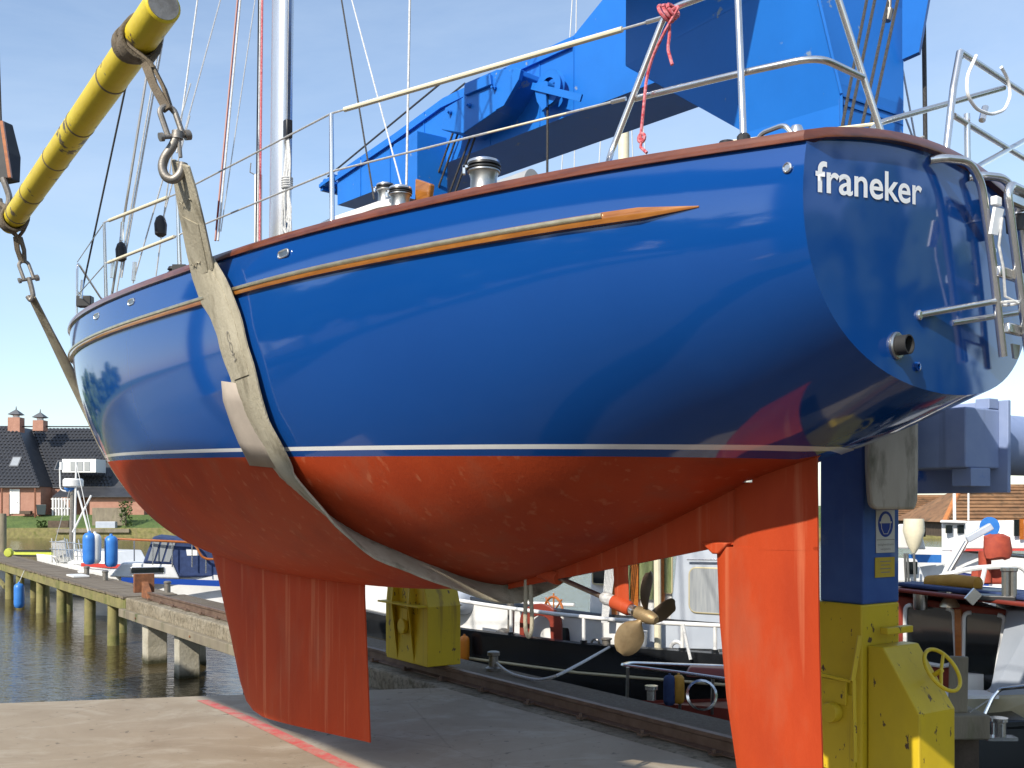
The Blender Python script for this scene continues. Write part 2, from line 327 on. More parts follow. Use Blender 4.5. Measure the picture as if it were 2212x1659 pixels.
# pile concrete with a dark wet foot
m, t, b = nodemat('pile_concrete'); p = pos(t); g = t.nodes.new('ShaderNodeSeparateXYZ'); t.links.new(p, g.inputs[0])
c = ramp(t, noise(t, p, 2.2, 9, .7), (.3, (.33, .30, .22)), (.7, (.47, .44, .36)))
q = N(t, 'ShaderNodeMath', operation='MULTIPLY_ADD'); t.links.new(noise(t, p, 3, 4), q.inputs[0]); q.inputs[1].default_value = -.22; t.links.new(g.outputs[2], q.inputs[2])
c = mixc(t, ramp(t, q.outputs[0], (0, (1, 1, 1)), (1, (1, 1, 1))), c, c)
wet = N(t, 'ShaderNodeMapRange'); wet.inputs[1].default_value = -1.32; wet.inputs[2].default_value = -1.16; wet.inputs[3].default_value = 1; wet.inputs[4].default_value = 0
t.links.new(q.outputs[0], wet.inputs[0]); c = mixc(t, wet.outputs[0], c, (.035, .034, .012))
t.links.new(c, b.inputs['Base Color']); b.inputs['Roughness'].default_value = .85; bump(t, b, noise(t, p, 12, 8, .7), .6, .03); M['pile'] = m
# water: dark peat water with small ripples
m, t, b = nodemat('harbour_water')
b.inputs['Base Color'].default_value = (.050, .036, .014, 1); b.inputs['Roughness'].default_value = .035; b.inputs['IOR'].default_value = 1.33
p1 = pos(t, (1, 1.9, 1), (0, 0, .35)); p2 = pos(t, (1.2, 2.4, 1), (0, 0, -.25))
h = N(t, 'ShaderNodeMath', operation='MULTIPLY_ADD'); t.links.new(noise(t, p1, 1.7, 4, .5, .6), h.inputs[0]); h.inputs[1].default_value = 1.4
t.links.new(noise(t, p2, 5.0, 3, .5, .3), h.inputs[2])
bump(t, b, h.outputs[0], .30, .05); M['water'] = m
# grass bank
m, t, b = nodemat('lawn'); p = pos(t)
c = ramp(t, noise(t, p, .7, 8, .7), (.3, (.045, .085, .018)), (.7, (.115, .165, .04)))
t.links.new(c, b.inputs['Base Color']); b.inputs['Roughness'].default_value = .9; bump(t, b, noise(t, p, 5, 5), .8, .2); M['lawn'] = m

# ------------------------------------------------------------------ setting
ZW = -1.25
RD = V(-.5655, .8247, 0); RN = V(.8247, .5655, 0); R0 = V(1.757, 8.25, 0)     # crane rail: direction, right-hand side, a point
def RL(u, n, z=0.0): return R0 + RD * u + RN * n + V(0, 0, z)
struct(MB().add([(-900, -300, ZW), (900, -300, ZW), (900, 101, ZW), (-900, 101, ZW)], [(0, 1, 2, 3)]).build('water', M['water'], smooth=False))
SZ = 0.0
corner = V(-.80, 11.36, 0)
poly = [V(-5.9, 10.33, 0), corner, RL(-2.3, -.30), V(-4.6, 6.6, 0)]
corner_u = (corner - R0).dot(RD); poly[1] = RL(corner_u, -.30)
struct(MB().prism([V(-26, -16.5, -.6), RL(-26, -.31) + V(0, 0, -.6), RL(-2.32, -.31) + V(0, 0, -.6), V(-4.62, 6.58, -.6), V(-5.93, 10.2, -.6), V(-26, 6.0, -.6)], (0, 0, .594)).build('dark_unseen_ground', M['asphalt'], smooth=False))  # ground out of view, made dark to cut bounce and reflections on the hull
slab = struct(MB().prism([q + V(0, 0, -.55) for q in poly], (0, 0, .55)).build('concrete_slab', M['slab'], smooth=False))
cl = [(437, 1510), (490, 1533), (545, 1557), (628, 1597), (757, 1659), (905, 1730), (1090, 1810)]
pts = [G(x, y, .004) for x, y in cl]; rows = [[], []]
for i, q in enumerate(pts):
    d = (pts[min(i + 1, len(pts) - 1)] - pts[max(i - 1, 0)]).normalized(); s = V(d.y, -d.x, 0)
    rows[0].append(q + s * .062); rows[1].append(q - s * .062)
rows[0][0] = G(425, 1513.0, .004); rows[1][0] = G(450, 1511.5, .004)
MB().grid(rows).build('painted_line', M['redline'], slab, smooth=False)
# the crane-rail quay: a concrete beam on piles, with a timber waling below its edge
quay = struct(MB().hexa([RL(-26, -.29, -.27), RL(-26, 1.0, -.27), RL(17.4, 1.0, -.27), RL(17.4, -.29, -.27),
                         RL(-26, -.29, -.004), RL(-26, 1.0, -.004), RL(17.4, 1.0, -.004), RL(17.4, -.29, -.004)]).build('quay', M['conc'], smooth=False, bevel=.03))
MB().grid([[RL(-26 + i * 1.085, n, .0045 + random.uniform(0, .004)) for i in range(41)] for n in (.12, .4, .7, .97)]).build('gravel_surface', M['gravel'], quay)
MB().bar(RL(3.6, -.33, -.335), RL(17.6, -.33, -.335), .12, .17).build('waling_beam', M['wood'], quay, smooth=False, bevel=.012)
for u in (5.2, 8.9, 12.6, 16.2):
    MB().lathe([(.012, 0), (.022, .01), (.022, .02)], 8, RL(u, -.39, -.335), (RD, V(0, 0, 1), -RN)).build('bolt', M['rust'], quay)
rl = MB()
prof = [(-.07, 0), (.07, 0), (.07, .012), (.012, .025), (.012, .10), (.035, .112), (.035, .145), (-.035, .145), (-.035, .112), (-.012, .10), (-.012, .025), (-.07, .012)]
rl.loft([[RL(u, n, .008 + z) for n, z in prof] for u in (-26, 16.9)]).build('rail', M['rail'], quay, smooth=False)
for i in range(26):
    u = -5 + i * .85
    for s in (-1, 1):
        MB().box(RL(u, s * .1, .022), (.07, .10, .02), (RD, RN, V(0, 0, 1))).lathe([(.018, 0), (.018, .03)], 6, RL(u, s * .12, .03)).build('rail_clip', M['rail'], quay, smooth=False)
# rail end stop
st = MB().box(RL(17.05, 0, .32), (.10, .42, .40), (RD, RN, V(0, 0, 1))).prism([RL(16.98, -.07, .02), RL(16.5, -.07, .02), RL(16.98, -.07, .36)], RN * .14)
tag(st.build('rail_stop', M['rust'], smooth=False, bevel=.01), 'rusty steel buffer block at the end of the crane rail', 'buffer')
def quay_pile(u, n, w_, lean=0.0, rot=0.0):
    X = RD * math.cos(rot) + RN * math.sin(rot); Y = -RD * math.sin(rot) + RN * math.cos(rot); rings = []
    for z, k in ((-3.2, 1), (-1.4, 1), (-.9, .98), (-.27, 1.0)):
        c = RL(u + lean * (-.43 - z), n, z); j = [random.uniform(-.012, .012) for _ in range(8)]
        rings.append([c + X * w_ / 2 * k * a + Y * w_ / 2 * k * e + V(j[i], j[i + 4], 0) for i, (a, e) in enumerate(((-1, -1), (1, -1), (1, 1), (-1, 1)))])
    MB().loft(rings).build('pile', M['pile'], quay, smooth=False, bevel=.02)
quay_pile(16.05, -.05, .40); quay_pile(13.9, -.05, .40, rot=.05); quay_pile(15.5, .55, .40, lean=-.12)
MB().lathe([(.14, -3), (.14, -.27)], 14, RL(10.9, .1, 0)).build('pile', M['barn'], quay)
# a weedy earth bank between the quay beam and the water, under the slab's back corner
# ------------------------------------------------------------------ far bank
bank = struct(MB().grid([[V(x, 100.5, -.28 + .05 * math.sin(x)), V(x, 103.0, .55), V(x, 104.8, .97), V(x, 240, 1.0), V(x, 900, 1.0)] for x in (-900, -120, -80, -60, -50, -45, -40, -30, -20, 0, 40, 120, 900)]).build('far_bank', M['lawn']))
MB().box((0, 100.3, -.75), (1800, .5, 1.0)).build('bank_revetment', M['mosswood'], bank, smooth=False)
# ------------------------------------------------------------------ the yacht: s forward from the transom, t to port, z above eye level
AL = math.radians(41); BA = V(-math.sin(AL), math.cos(AL), 0); BP = V(-math.cos(AL), -math.sin(AL), 0); BC = V(1.8063, 4.5905, H) - BP * .10
LOA = 10.5
def B(s, t, z): return BC + BA * s + BP * t + V(0, 0, z)
def onplane(x, y, t=0.0):        # photo pixel on the lengthwise plane t
    r = (x - CX) / F; c = BC + BP * t
    s = (r * c.y - c.x) / (BA.x - r * BA.y); d = c.y + s * BA.y; return s, (Y0 - y) / F * d
def lerp_tab(tab, s):            # smooth monotone-ish interpolation (Catmull-Rom on uneven knots)
    n = len(tab)
    if s <= tab[0][0]: return tab[0][1]
    if s >= tab[-1][0]: return tab[-1][1]
    for i in range(n - 1):
        if tab[i][0] <= s <= tab[i + 1][0]:
            x0, y0 = tab[i]; x1, y1 = tab[i + 1]; h = x1 - x0
            m0 = (y1 - tab[i - 1][1]) / (x1 - tab[i - 1][0]) if i > 0 else (y1 - y0) / h
            m1 = (tab[i + 2][1] - y0) / (tab[i + 2][0] - x0) if i < n - 2 else (y1 - y0) / h
            u = (s - x0) / h
            return (2 * u ** 3 - 3 * u * u + 1) * y0 + (u ** 3 - 2 * u * u + u) * h * m0 + (-2 * u ** 3 + 3 * u * u) * y1 + (u ** 3 - u * u) * h * m1
KN = [0, .5, 1, 2, 3, 4.7, 6.5, 8, 9, 9.8, 10.3, 10.5]
T_ = lambda *v: list(zip(KN, v))
ZS = T_(1.395, 1.425, 1.452, 1.488, 1.515, 1.535, 1.59, 1.67, 1.75, 1.83, 1.88, 1.90)
ZK = T_(.49, .27, .11, -.28, -.54, -.63, -.56, -.33, .0, .62, 1.45, 1.93)
K1 = T_(1.11, 1.10, 1.09, 1.08, 1.08, 1.08, 1.05, .98, .92, .86, .8, .8)
H1 = T_(.60, .58, .55, .50, .47, .46, .45, .45, .45, .45, .45, .45)
K2 = T_(.80, .70, .64, .64, .68, .72, .66, .50, .36, .32, .4, .5)
H2 = T_(.0, .02, .03, .06, .09, .09, .09, .10, .15, .2, .2, .2)
def bs(s):
    u = min(max(s / LOA, 0), 1)
    e_ = .10 * (1 - u ** 4)
    return e_ + (1.5 - .6 * ((.45 - u) / .45) ** 2 if u < .45 else max(1.5 * (1 - ((u - .45) / .55) ** 2.2), .012))
def zsheer(s): return lerp_tab(ZS, s)
def gbulge(s, t): return .055 * max(0, 1 - (t / 1.05) ** 2) * max(0, 1 - s / 1.1) ** 2
def sec(s, v):                   # point of the section at station s; v = 0 at the sheer, 1 on the centreline
    b_, zs, zk = bs(s), zsheer(s), lerp_tab(ZK, s); h = zs - zk
    p = [(b_, zs), (b_ * lerp_tab(K1, s), zs - h * lerp_tab(H1, s)), (b_ * lerp_tab(K2, s), zk + h * lerp_tab(H2, s)), (0, zk)]
    u = 1 - v; c = (u ** 3, 3 * u * u * v, 3 * u * v * v, v ** 3)
    return sum(a * q[0] for a, q in zip(c, p)), sum(a * q[1] for a, q in zip(c, p))
def v_at_z(s, z):
    lo, hi = 0.0, 1.0
    if sec(s, 1)[1] >= z: return 1.0
    if sec(s, 0)[1] <= z: return 0.0
    for _ in range(28):
        m_ = (lo + hi) / 2
        if sec(s, m_)[1] > z: lo = m_
        else: hi = m_
    return (lo + hi) / 2
def hp(s, v, side=1, off=0.0):   # hull surface point, optionally pushed out
    t_, z = sec(s, v); q = B(s - gbulge(s, t_), side * t_, z)
    if off:
        t2, z2 = sec(s, min(v + .01, 1)) if v < .99 else sec(s, v); t1, z1 = sec(s, max(v - .01, 0))
        n2 = Vector((-(z2 - z1), (t2 - t1))); n2.normalize()
        q = q + BP * side * n2.x * off + V(0, 0, n2.y * off)
    return q
def zwl(s): return .262 + .026 * s
yacht = thing('sailing_yacht', B(5, 0, -1.88), 'blue sailing yacht with red underside, fin keel and rudder hanging in lifting slings', 'sailboat')
SS = [0, .06, .14, .25, .36, .42, .455, .48, .50, .53, .58, .66, .76, .9] + [1.1 + .24 * i for i in range(33)] + [9.0, 9.2, 9.4, 9.6, 9.75, 9.9, 10.05, 10.2, 10.32, 10.42, 10.5]
bands = [(None, 0.0), (0.0, -.023), (-.023, -.058), (-.058, None)]     # topsides, white stripe, blue gap, antifouling
def band_rows(side, top, bot, nv):
    rows = []
    for s in SS:
        a = 0.0 if top is None else v_at_z(s, zwl(s) + top); c = 1.0 if bot is None else v_at_z(s, zwl(s) + bot)
        rows.append([hp(s, a + (c - a) * i / nv, side) for i in range(nv + 1)])
    return rows
hull = MB()
for side in (1, -1):
    for k, (top, bot) in enumerate(bands): hull.grid(band_rows(side, top, bot, 22 if k == 0 else (2 if k < 3 else 18)), mi=(0, 1, 0, 2)[k])
# transom
NV = 22; CAMB = .135; rows = []
for j in range(NV + 1):
    t_, z = sec(0, j / NV); wgt = max(0, 1 - j / NV * 2.2)
    rows.append([B(-gbulge(0, t_ * q), t_ * q, z + CAMB * wgt * (1 - q * q)) for q in [i / 12 - 1 for i in range(25)]])
hull.grid(rows)
# deck just inside the toe rail
rows = [[B(s - gbulge(s, bs(s) * q) * .99, bs(s) * q * .999, zsheer(s) + (CAMB * max(0, 1 - s) ** 2 * .9 + .05) * (1 - q * q) - .004) for q in [i / 8 - 1 for i in range(17)]] for s in SS]
MB().grid(rows).build('deck', M['plank'], yacht)
hull = hull.build('hull', [M['hull'], M['boot'], M['anti']], yacht, ang=50)
# toe rail
rings = []
def rail_ring(c, out, w_=.05, h_=.045):
    up = V(0, 0, 1); pr = [(-.5, -.0), (.62, -.0), (.66, .35), (.5, .9), (.2, 1), (-.2, 1), (-.5, .9)]
    return [c + out * w_ * a + up * h_ * e for a, e in pr]
for s in reversed(SS):
    rings.append(rail_ring(B(s - gbulge(s, bs(s)), bs(s) - .012, zsheer(s)), (BP + BA * .1 * (s > 6)).normalized()))
NT = 20
for i in range(1, NT):
    q = 1 - 2 * i / NT; t_ = 1.0 * q
    rings.append(rail_ring(B(-gbulge(0, t_), t_, 1.395 + CAMB * (1 - q * q)), (-BA + BP * (1.0 * q ** 5)).normalized()))
for s in SS: rings.append(rail_ring(B(s - gbulge(s, bs(s)), -bs(s) + .012, zsheer(s)), (-BP + BA * .1 * (s > 6)).normalized()))
MB().loft(rings).build('toe_rail', M['teak'], yacht, ang=30)
# rubbing strake with its metal strip, port and starboard
def zrub(s): return zsheer(s) - (.205 + .006 * s)
for side in (1, -1):
    r1, r2 = [], []; ss = [.42, .48, .56, .68, .85] + [1.0 + .22 * i for i in range(41)] + [9.95, 10.1, 10.2]
    for s in ss:
        v_ = v_at_z(s, zrub(s)); k = min(1, .12 + (s - .42) / .30); q = hp(s, v_, side, .0); o_ = BP * side
        if s > 8: o_ = (o_ + BA * .5).normalized()
        w_, h_ = .030 * k, .029 * k
        r1.append([q - V(0, 0, h_) - o_ * .02, q + o_ * w_ * .8 - V(0, 0, h_ * .85), q + o_ * w_ - V(0, 0, h_ * .3), q + o_ * w_ + V(0, 0, h_ * .3), q + o_ * w_ * .8 + V(0, 0, h_ * .85), q + V(0, 0, h_) - o_ * .02])
        if s > .8: c = q + o_ * (w_ + .001) + V(0, 0, .009); r2.append([c + o_ * .009 * math.cos(a) + V(0, 0, .0125 * math.sin(a)) for a in [i * math.pi / 4 for i in range(8)]])
    rb = MB().loft(r1).build('rubbing_strake', M['teak2'], yacht, ang=30)
    MB().loft(r2).build('metal_strip', M['brass'], rb)
# fairlead slots in the topsides
for x, y in ((617, 548), (431, 595), (284, 636), (208, 672)):
    for _ in range(1):
        best = min(((hp(s / 20, v_at_z(s / 20, zsheer(s / 20) - .075), 1, .004)) for s in range(20, 190)), key=lambda q: abs(CX + F * q.x / q.y - x))
    L_, h_ = .058, .019
    ring = [best + BA * (L_ * math.copysign(abs(math.cos(a)) ** .5, math.cos(a))) + V(0, 0, h_ * math.copysign(abs(math.sin(a)) ** .5, math.sin(a)) + .015 * math.cos(a) * 0) for a in [i * 2 * math.pi / 24 for i in range(24)]]
    fl = MB().tube(ring, .006, 8, closed=True).build('fairlead', M['steel'], yacht)
    MB().prism([best + (q - best) * .92 - BP * .003 for q in ring], BP * .004).build('slot', M['steel2'], fl, smooth=False)
# draining fitting at the quarter
q = hp(.06, .06, 1, .004); fl = MB().lathe([(.0, 0), (.021, 0), (.021, .004), (.016, .008), (.012, .003)], 20, q, (BA, V(0, 0, 1), BP)).build('through_hull_fitting', M['steel'], yacht)
# ---- keel
def foil(c0, c1, th, n=14):
    up, lo = [], []
    for i in range(n + 1):
        u = (1 - math.cos(math.pi * i / n)) / 2; y = 5 * th * (.2969 * math.sqrt(u) - .126 * u - .3516 * u * u + .2843 * u ** 3 - .1036 * u ** 4)
        s = c1[0] + (c0[0] - c1[0]) * u; z = c1[1] + (c0[1] - c1[1]) * u; up.append((s, max(y, .006), z)); lo.append((s, -max(y, .006), z))
    return up + lo[::-1]
def fin(name, sects, m_):       # sects: (trailing (s,z), leading (s,z), half-thickness factor)
    return MB().loft([[B(*q) for q in foil(a, c, th)] for a, c, th in sects]).build(name, m_, yacht, ang=40)
tr, lr = onplane(787, 1245), onplane(462, 1195)
fin('keel', [((tr[0], tr[1] + .12), (lr[0] + .1, lr[1] + .12), .16), (onplane(788, 1290), onplane(470, 1235), .145), (onplane(793, 1420), onplane(497, 1360), .14), (onplane(797, 1520), onplane(520, 1470), .135),
             (onplane(799, 1575), onplane(533, 1512), .125), (onplane(800, 1598), onplane(548, 1533), .115), (onplane(800, 1604), onplane(566, 1546), .095)], M['anti'])
# ---- skeg, rudder
sk = [((.992, .20), (2.9, -.40), .050), ((.992, .10), (2.9, -.42), .050), ((.992, -.10), (2.9, -.47), .050), ((.992, -.205), (2.9, -.555), .045)]
MB().prism([B(1.035 + .06, -.045, -.20), B(1.22 + .06, -.045, -.20), B(1.14 + .06, -.045, -.262), B(1.10 + .06, -.045, -.262)], BP * .09).build('skeg_shoe', M['anti'], yacht, bevel=.008)
DS = onplane(1766, 1300)[0] - .515
sk = [((a[0] + DS, a[1]), c, th) for a, c, th in sk]
ru = [((.515, .275), (1.012, .15), .062), ((.515, .10), (1.014, .06), .062), ((.512, -.1), (1.016, -.12), .062), ((.510, -.225), (1.016, -.235), .062)]
fin('skeg', sk, M['anti'])
sh_ = lambda L: [((a[0] + DS, a[1]), (c[0] + DS, c[1]), th) for a, c, th in L]
rudder = MB().loft([[B(*q) for q in foil(a, c, th)] for a, c, th in sh_(ru)])
rl_ = [((.510, -.207), (1.125, -.225), .066), ((.505, -.6), (1.105, -.62), .064), ((.495, -1.0), (1.06, -1.02), .058), ((.48, -1.4), (.99, -1.4), .05), ((.48, -1.52), (.93, -1.5), .04)]
rudder.loft([[B(*q) for q in foil(a, c, th)] for a, c, th in sh_(rl_)])
rudder = rudder.build('rudder', M['anti'], yacht, ang=40)
MB().lathe([(.06, 0), (.06, .025)], 18, B(.93 + DS, 0, .135 - .02)).build('rudder_bearing', M['steel'], rudder)
# ---- shaft, bracket, propeller
s0, z0 = onplane(1200, 1250); s1, z1 = onplane(1390, 1328)
pa, pb = B(s0 + .12, 0, z0 + .045), B(s1, 0, z1)
ax = (pb - pa).normalized(); ux = ax.cross(V(0, 0, 1)).normalized(); uy = ux.cross(ax)
AX3 = (ux, uy, ax)
MB().lathe([(.055, -.25), (.050, 0), (.045, .02), (.036, .02)], 16, pa + ax * .14, AX3).build('stern_tube', M['anti'], yacht)
MB().tube([pa, pb], .016, 12).build('propeller_shaft', M['shaft'], yacht)
MB().lathe([(.016, 0), (.034, .02), (.04, .05), (.036, .08), (.04, .12), (.03, .15), (.016, .17)], 16, pa + ax * .53, AX3).build('anode', M['zinc'], yacht)
hubc = pb
bk = pb - ax * .12
brk = MB().lathe([(.030, -.13), (.042, -.12), (.044, 0), (.036, .02)], 18, bk, AX3)
top = B(onplane(1338, 1215)[0], 0, -.22)
brk.loft([[c + BA * .055 * k * math.cos(a) + BP * .014 * k * math.sin(a) for a in [i * math.pi / 8 for i in range(16)]] for c, k in ((bk - ax * .05, 1), ((bk - ax * .05) * .5 + top * .5, 1.05), (top, 1.15))])
brk.build('shaft_bracket', M['anti'], yacht)
prop = MB().lathe([(.018, -.05), (.040, -.045), (.043, 0), (.040, .05), (.030, .09), (.020, .10), (.012, .10)], 20, pb, AX3).build('propeller', M['bronze'], yacht)
MB().lathe([(.03, -.115), (.03, -.07)], 16, pb, AX3).build('cutlass_bush', M['steel'], prop)
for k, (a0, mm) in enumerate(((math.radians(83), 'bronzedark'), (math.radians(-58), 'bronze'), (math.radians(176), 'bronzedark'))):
    dr = ux * math.cos(a0) + uy * math.sin(a0); tw = ax.cross(dr); front, back = [], []
    for i in range(13):
        r = .035 + .225 * i / 12; u = i / 12; wd = .094 * math.sqrt(max(0, 1 - ((u - .56) / .46) ** 2)) if u > .12 else .024
        wd = max(wd * (1 if u > .0 else .5), .014); pitch = math.radians(30 - 14 * u); cdir = tw * math.cos(pitch) + ax * math.sin(pitch); nn = dr.cross(cdir)
        row_f, row_b = [], []
        for j in range(9):
            e = j / 4 - 1; cam_ = .012 * (1 - e * e); c = pb + dr * r + cdir * wd * e + nn * cam_; th = .007 * (1 - e * e) * (1.3 - u) + .0012
            row_f.append(c + nn * th); row_b.append(c - nn * th)
        front.append(row_f + row_b[::-1])
    MB().loft(front).build('blade', M[mm], prop, ang=60)
# ---- exhaust and small outlets on the transom
def tr_pt(x, y):                 # pixel on the (curved) transom
    r = (x - CX) / F; t_ = 0
    for _ in range(30):
        s_ = -gbulge(0, t_); t_ = (r * (BC.y + s_ * BA.y) - BC.x - s_ * BA.x) / (BP.x - r * BP.y)
    q = B(-gbulge(0, t_), t_, 0); return Vector((q.x, q.y, H + (Y0 - y) / F * q.y)), t_
aft = -BA
e0, _ = tr_pt(1936, 747)
TX = (BP, V(0, 0, 1), aft)
ex = MB().lathe([(.058, -.02), (.058, .008), (.052, .014), (.041, .014)], 24, e0, TX).build('exhaust_flange', M['steel2'], yacht)
MB().lathe([(.042, 0), (.041, .060), (.035, .060), (.034, .005)], 24, e0, TX, caps=False).build('exhaust_pipe', M['rubber'], ex)
MB().lathe([(.034, .02), (.0, .02)], 20, e0, TX, caps=False).build('exhaust_bore', M['black'], ex)
e1, _ = tr_pt(1980, 792)
MB().lathe([(.020, -.01), (.020, .010), (.012, .012), (.011, -.005)], 16, e1, TX).build('drain_outlet', M['hull'], yacht)
# ---- name of the home port, white lettering following the transom
def lettering(txt, parent, m_, size, place, offset=.0, ext=0.0):
    cu = bpy.data.curves.new('lettering', 'FONT'); cu.body = txt; cu.size = size; cu.offset = offset; cu.resolution_u = 6; cu.space_character = 1.0
    to = bpy.data.objects.new('lettering_tmp', cu); COL.objects.link(to); bpy.context.view_layer.update()
    me = bpy.data.meshes.new_from_object(to.evaluated_get(bpy.context.evaluated_depsgraph_get())); bpy.data.objects.remove(to)
    bm = bmesh.new(); bm.from_mesh(me); bmesh.ops.subdivide_edges(bm, edges=[e for e in bm.edges if e.calc_length() > size * .2], cuts=2)
    xs = [v.co.x for v in bm.verts]; x0, x1 = min(xs), max(xs)
    for v in bm.verts: v.co = place((v.co.x - x0) / (x1 - x0), v.co.y / size)
    bm.to_mesh(me); bm.free(); me.name = 'lettering'; me.materials.clear(); me.materials.append(m_)
    o = bpy.data.objects.new('lettering', me); COL.objects.link(o); o.parent = parent; pl = V(0, 0, 0); q = parent
    while q is not None: pl = pl + Vector(q.location); q = q.parent
    o.location = -pl; return o
la, ta = tr_pt(1760, 413); lb, tb = tr_pt(1990, 443); hgt = .124
def place(u, v):
    t_ = ta + (tb - ta) * u; z = (la.z * (1 - u) + lb.z * u) - H + v * hgt * 1.36
    return B(-gbulge(0, t_) - .0035, t_, z)
lettering('franeker', yacht, M['letter'], 1.0, place, offset=.016)
# ------------------------------------------------------------------ deck gear of the yacht
def P(x, y, t): s_, z = onplane(x, y, t); return B(s_, t, z)       # pixel on a lengthwise plane
def sheer_at(x, inset=.06):       # point on the port deck edge under pixel column x
    q = min((B(i / 50, bs(i / 50) - inset, zsheer(i / 50) + .02) for i in range(0, 500)), key=lambda q: abs(CX + F * q.x / q.y - x)); return q
def ip(a, b, u): return a * (1 - u) + b * u
# stanchions and guard wires (port)
st = []
for xb, yt in ((718, 248), (390, 420), (230, 482)):
    q = sheer_at(xb); h_ = (Y0 - yt) / F * q.y + H - q.z
    top_ = q + V(.02 if xb == 718 else .012, 0, h_) + BP * .03
    o = MB().tube([q, top_], [.016, .0125], 10).lathe([(.03, 0), (.03, .008), (.018, .05)], 12, q).build('stanchion', M['steel'], yacht)
    st.append((q, top_))
qb = W(166, 692, 11.3); qt = W(167, 566, 11.3)
bow = MB().tube(roundcorner([qb, qt, B(10.2, .05, 2.42), B(9.6, -.5, 2.40), B(9.6, -.52, 1.85)], .08), .013, 10)
bow.tube([ip(qb, qt, .5), B(10.1, 0, 2.2)], .011, 8); bow.build('pulpit', M['steel'], yacht)
pp = [P(1432, 38, .95), P(1352, 213, 1.0)]       # wire ends on the pushpit
def wire(a, b, r=.0045, m_='wire', name='guard_wire', par=yacht, sag=.0):
    n = 8 if sag else 1
    return MB().tube([ip(a, b, i / n) - V(0, 0, sag * 4 * (i / n) * (1 - i / n)) for i in range(n + 1)], r, 6).build(name, M[m_], par)
upper = [pp[0], st[0][1], st[1][1], st[2][1], qt]; mid = [ip(a, b, .5) for a, b in st]
lower = [pp[1]] + mid + [ip(qb, qt, .42)]
for seq in (upper, lower):
    for a, b in zip(seq, seq[1:]): wire(a, b, .0055)
def sleeve(a, b, u0, u1, r=.012): MB().tube([ip(a, b, u0), ip(a, b, u1)], r, 10).build('wire_sleeve', M['cream'], yacht)
sleeve(upper[0], upper[1], .10, .95, .0135); sleeve(upper[2], upper[3], .12, .92, .0135); sleeve(lower[2], lower[3], .05, .95, .012); sleeve(lower[0], lower[1], .17, .42, .0055)
for a, b in ((upper[0], upper[1]), (lower[0], lower[1])): MB().tube([a, ip(a, b, .04)], .010, 8).build('turnbuckle', M['steel'], yacht)
# starboard guard wires (seen against the sky past the stern)
sb = [B(.55, -.98, 2.02), B(2.4, -1.33, 2.12), B(5.2, -1.42, 2.15), B(8, -1.0, 2.3), B(10.0, -.2, 2.4)]
for a, b in zip(sb, sb[1:]): wire(a, b, .005)
for q in sb[1:4]: MB().tube([V(q.x, q.y, q.z - .62), q], .0125, 8).build('stanchion', M['steel'], yacht)
# pushpit
def tubeobj(name, pts, r=.0145, m_='steel', par=yacht, fil=.08, n=12): return MB().tube(roundcorner(pts, fil, 6), r, n).build(name, M[m_], par)
ft = sheer_at(1312, .05); tubeobj('pushpit_leg', [ft, P(1316, 340, 1.04), P(1440, 22, .97), P(1560, -22, .93), P(1640, -50, .9)], fil=.07)
q0 = sheer_at(1606, .06); tubeobj('pushpit_leg', [q0, P(1592, -60, .9)])
m0, m1 = P(1366, 214, .995), P(1600, 158, .92)
cr = B(.06, .82, 0); cr.z = H + (Y0 - 122) / F * cr.y
m2, _ = tr_pt(1922, 166); m2 = m2 + BA * .12; m2.z = H + (Y0 - 168) / F * m2.y
tubeobj('pushpit_mid_rail', [m0, m1, cr, m2], fil=.10)
d0, _ = tr_pt(1952, 312); d0 = d0 + BA * .08; d0.z = H + (Y0 - 318) / F * d0.y
d1 = m2 * 1.0; d2, _ = tr_pt(1868, -60); d2 = d2 + BA * .16; d2.z = H + (Y0 + 60) / F * d2.y
tubeobj('pushpit_post', [d0, d1, d2], fil=.3)
tr0 = P(1640, -50, .9); trc = B(.07, .80, tr0.z - H); tubeobj('pushpit_top_rail', [tr0, trc, d2], fil=.12)
def TW(x, y, off=.1):             # pixel above the transom, off metres forward of it
    q, _ = tr_pt(x, y); q = q + BA * off; return Vector((q.x, q.y, H + (Y0 - y) / F * q.y))
tubeobj('pushpit_post', [TW(2088, 345), TW(2105, 190), TW(2119, 112)], fil=.01, r=.0165)
tubeobj('pushpit_post', [TW(2136, 385), TW(2134, 246)], fil=.01)
tubeobj('pushpit_mid_rail', [TW(2106, 250), TW(2260, 345)], fil=.01)
tubeobj('pushpit_top_rail', [TW(2120, 112), TW(2260, 205)], fil=.01)
sb0 = B(.55, -.98, 2.02); tubeobj('pushpit_leg', [TW(2010, 330, .35), TW(2046, 268, .35), TW(2220, 190, .12)], fil=.08)
tubeobj('pushpit_brace', [TW(2110, 386, .1), TW(2262, 300, .1)], fil=.01)
wire(TW(2046, 268, .35), TW(1955, 306, .9), .0085, 'cream', 'wire_sleeve')
MB().tube([TW(2166, 260), TW(2173, 232)], .017, 10).build('tube_stub', M['steel'], yacht)
MB().tube(arc(TW(2122, 117), BP, V(0, 0, 1), .018, 0, 6.2, 14), .006, 6).build('shackle', M['steel2'], yacht)
lp = [TW(2118, 120, .02), TW(2098, 165, .02), TW(2098, 205, .02), TW(2118, 236, .02), TW(2150, 248, .02), TW(2180, 238, .02), TW(2192, 205, .02), TW(2186, 170, .02), TW(2172, 145, .02)]
MB().tube(roundcorner(lp, .06, 4), .008, 8).build('white_lanyard', M['letter'], yacht)
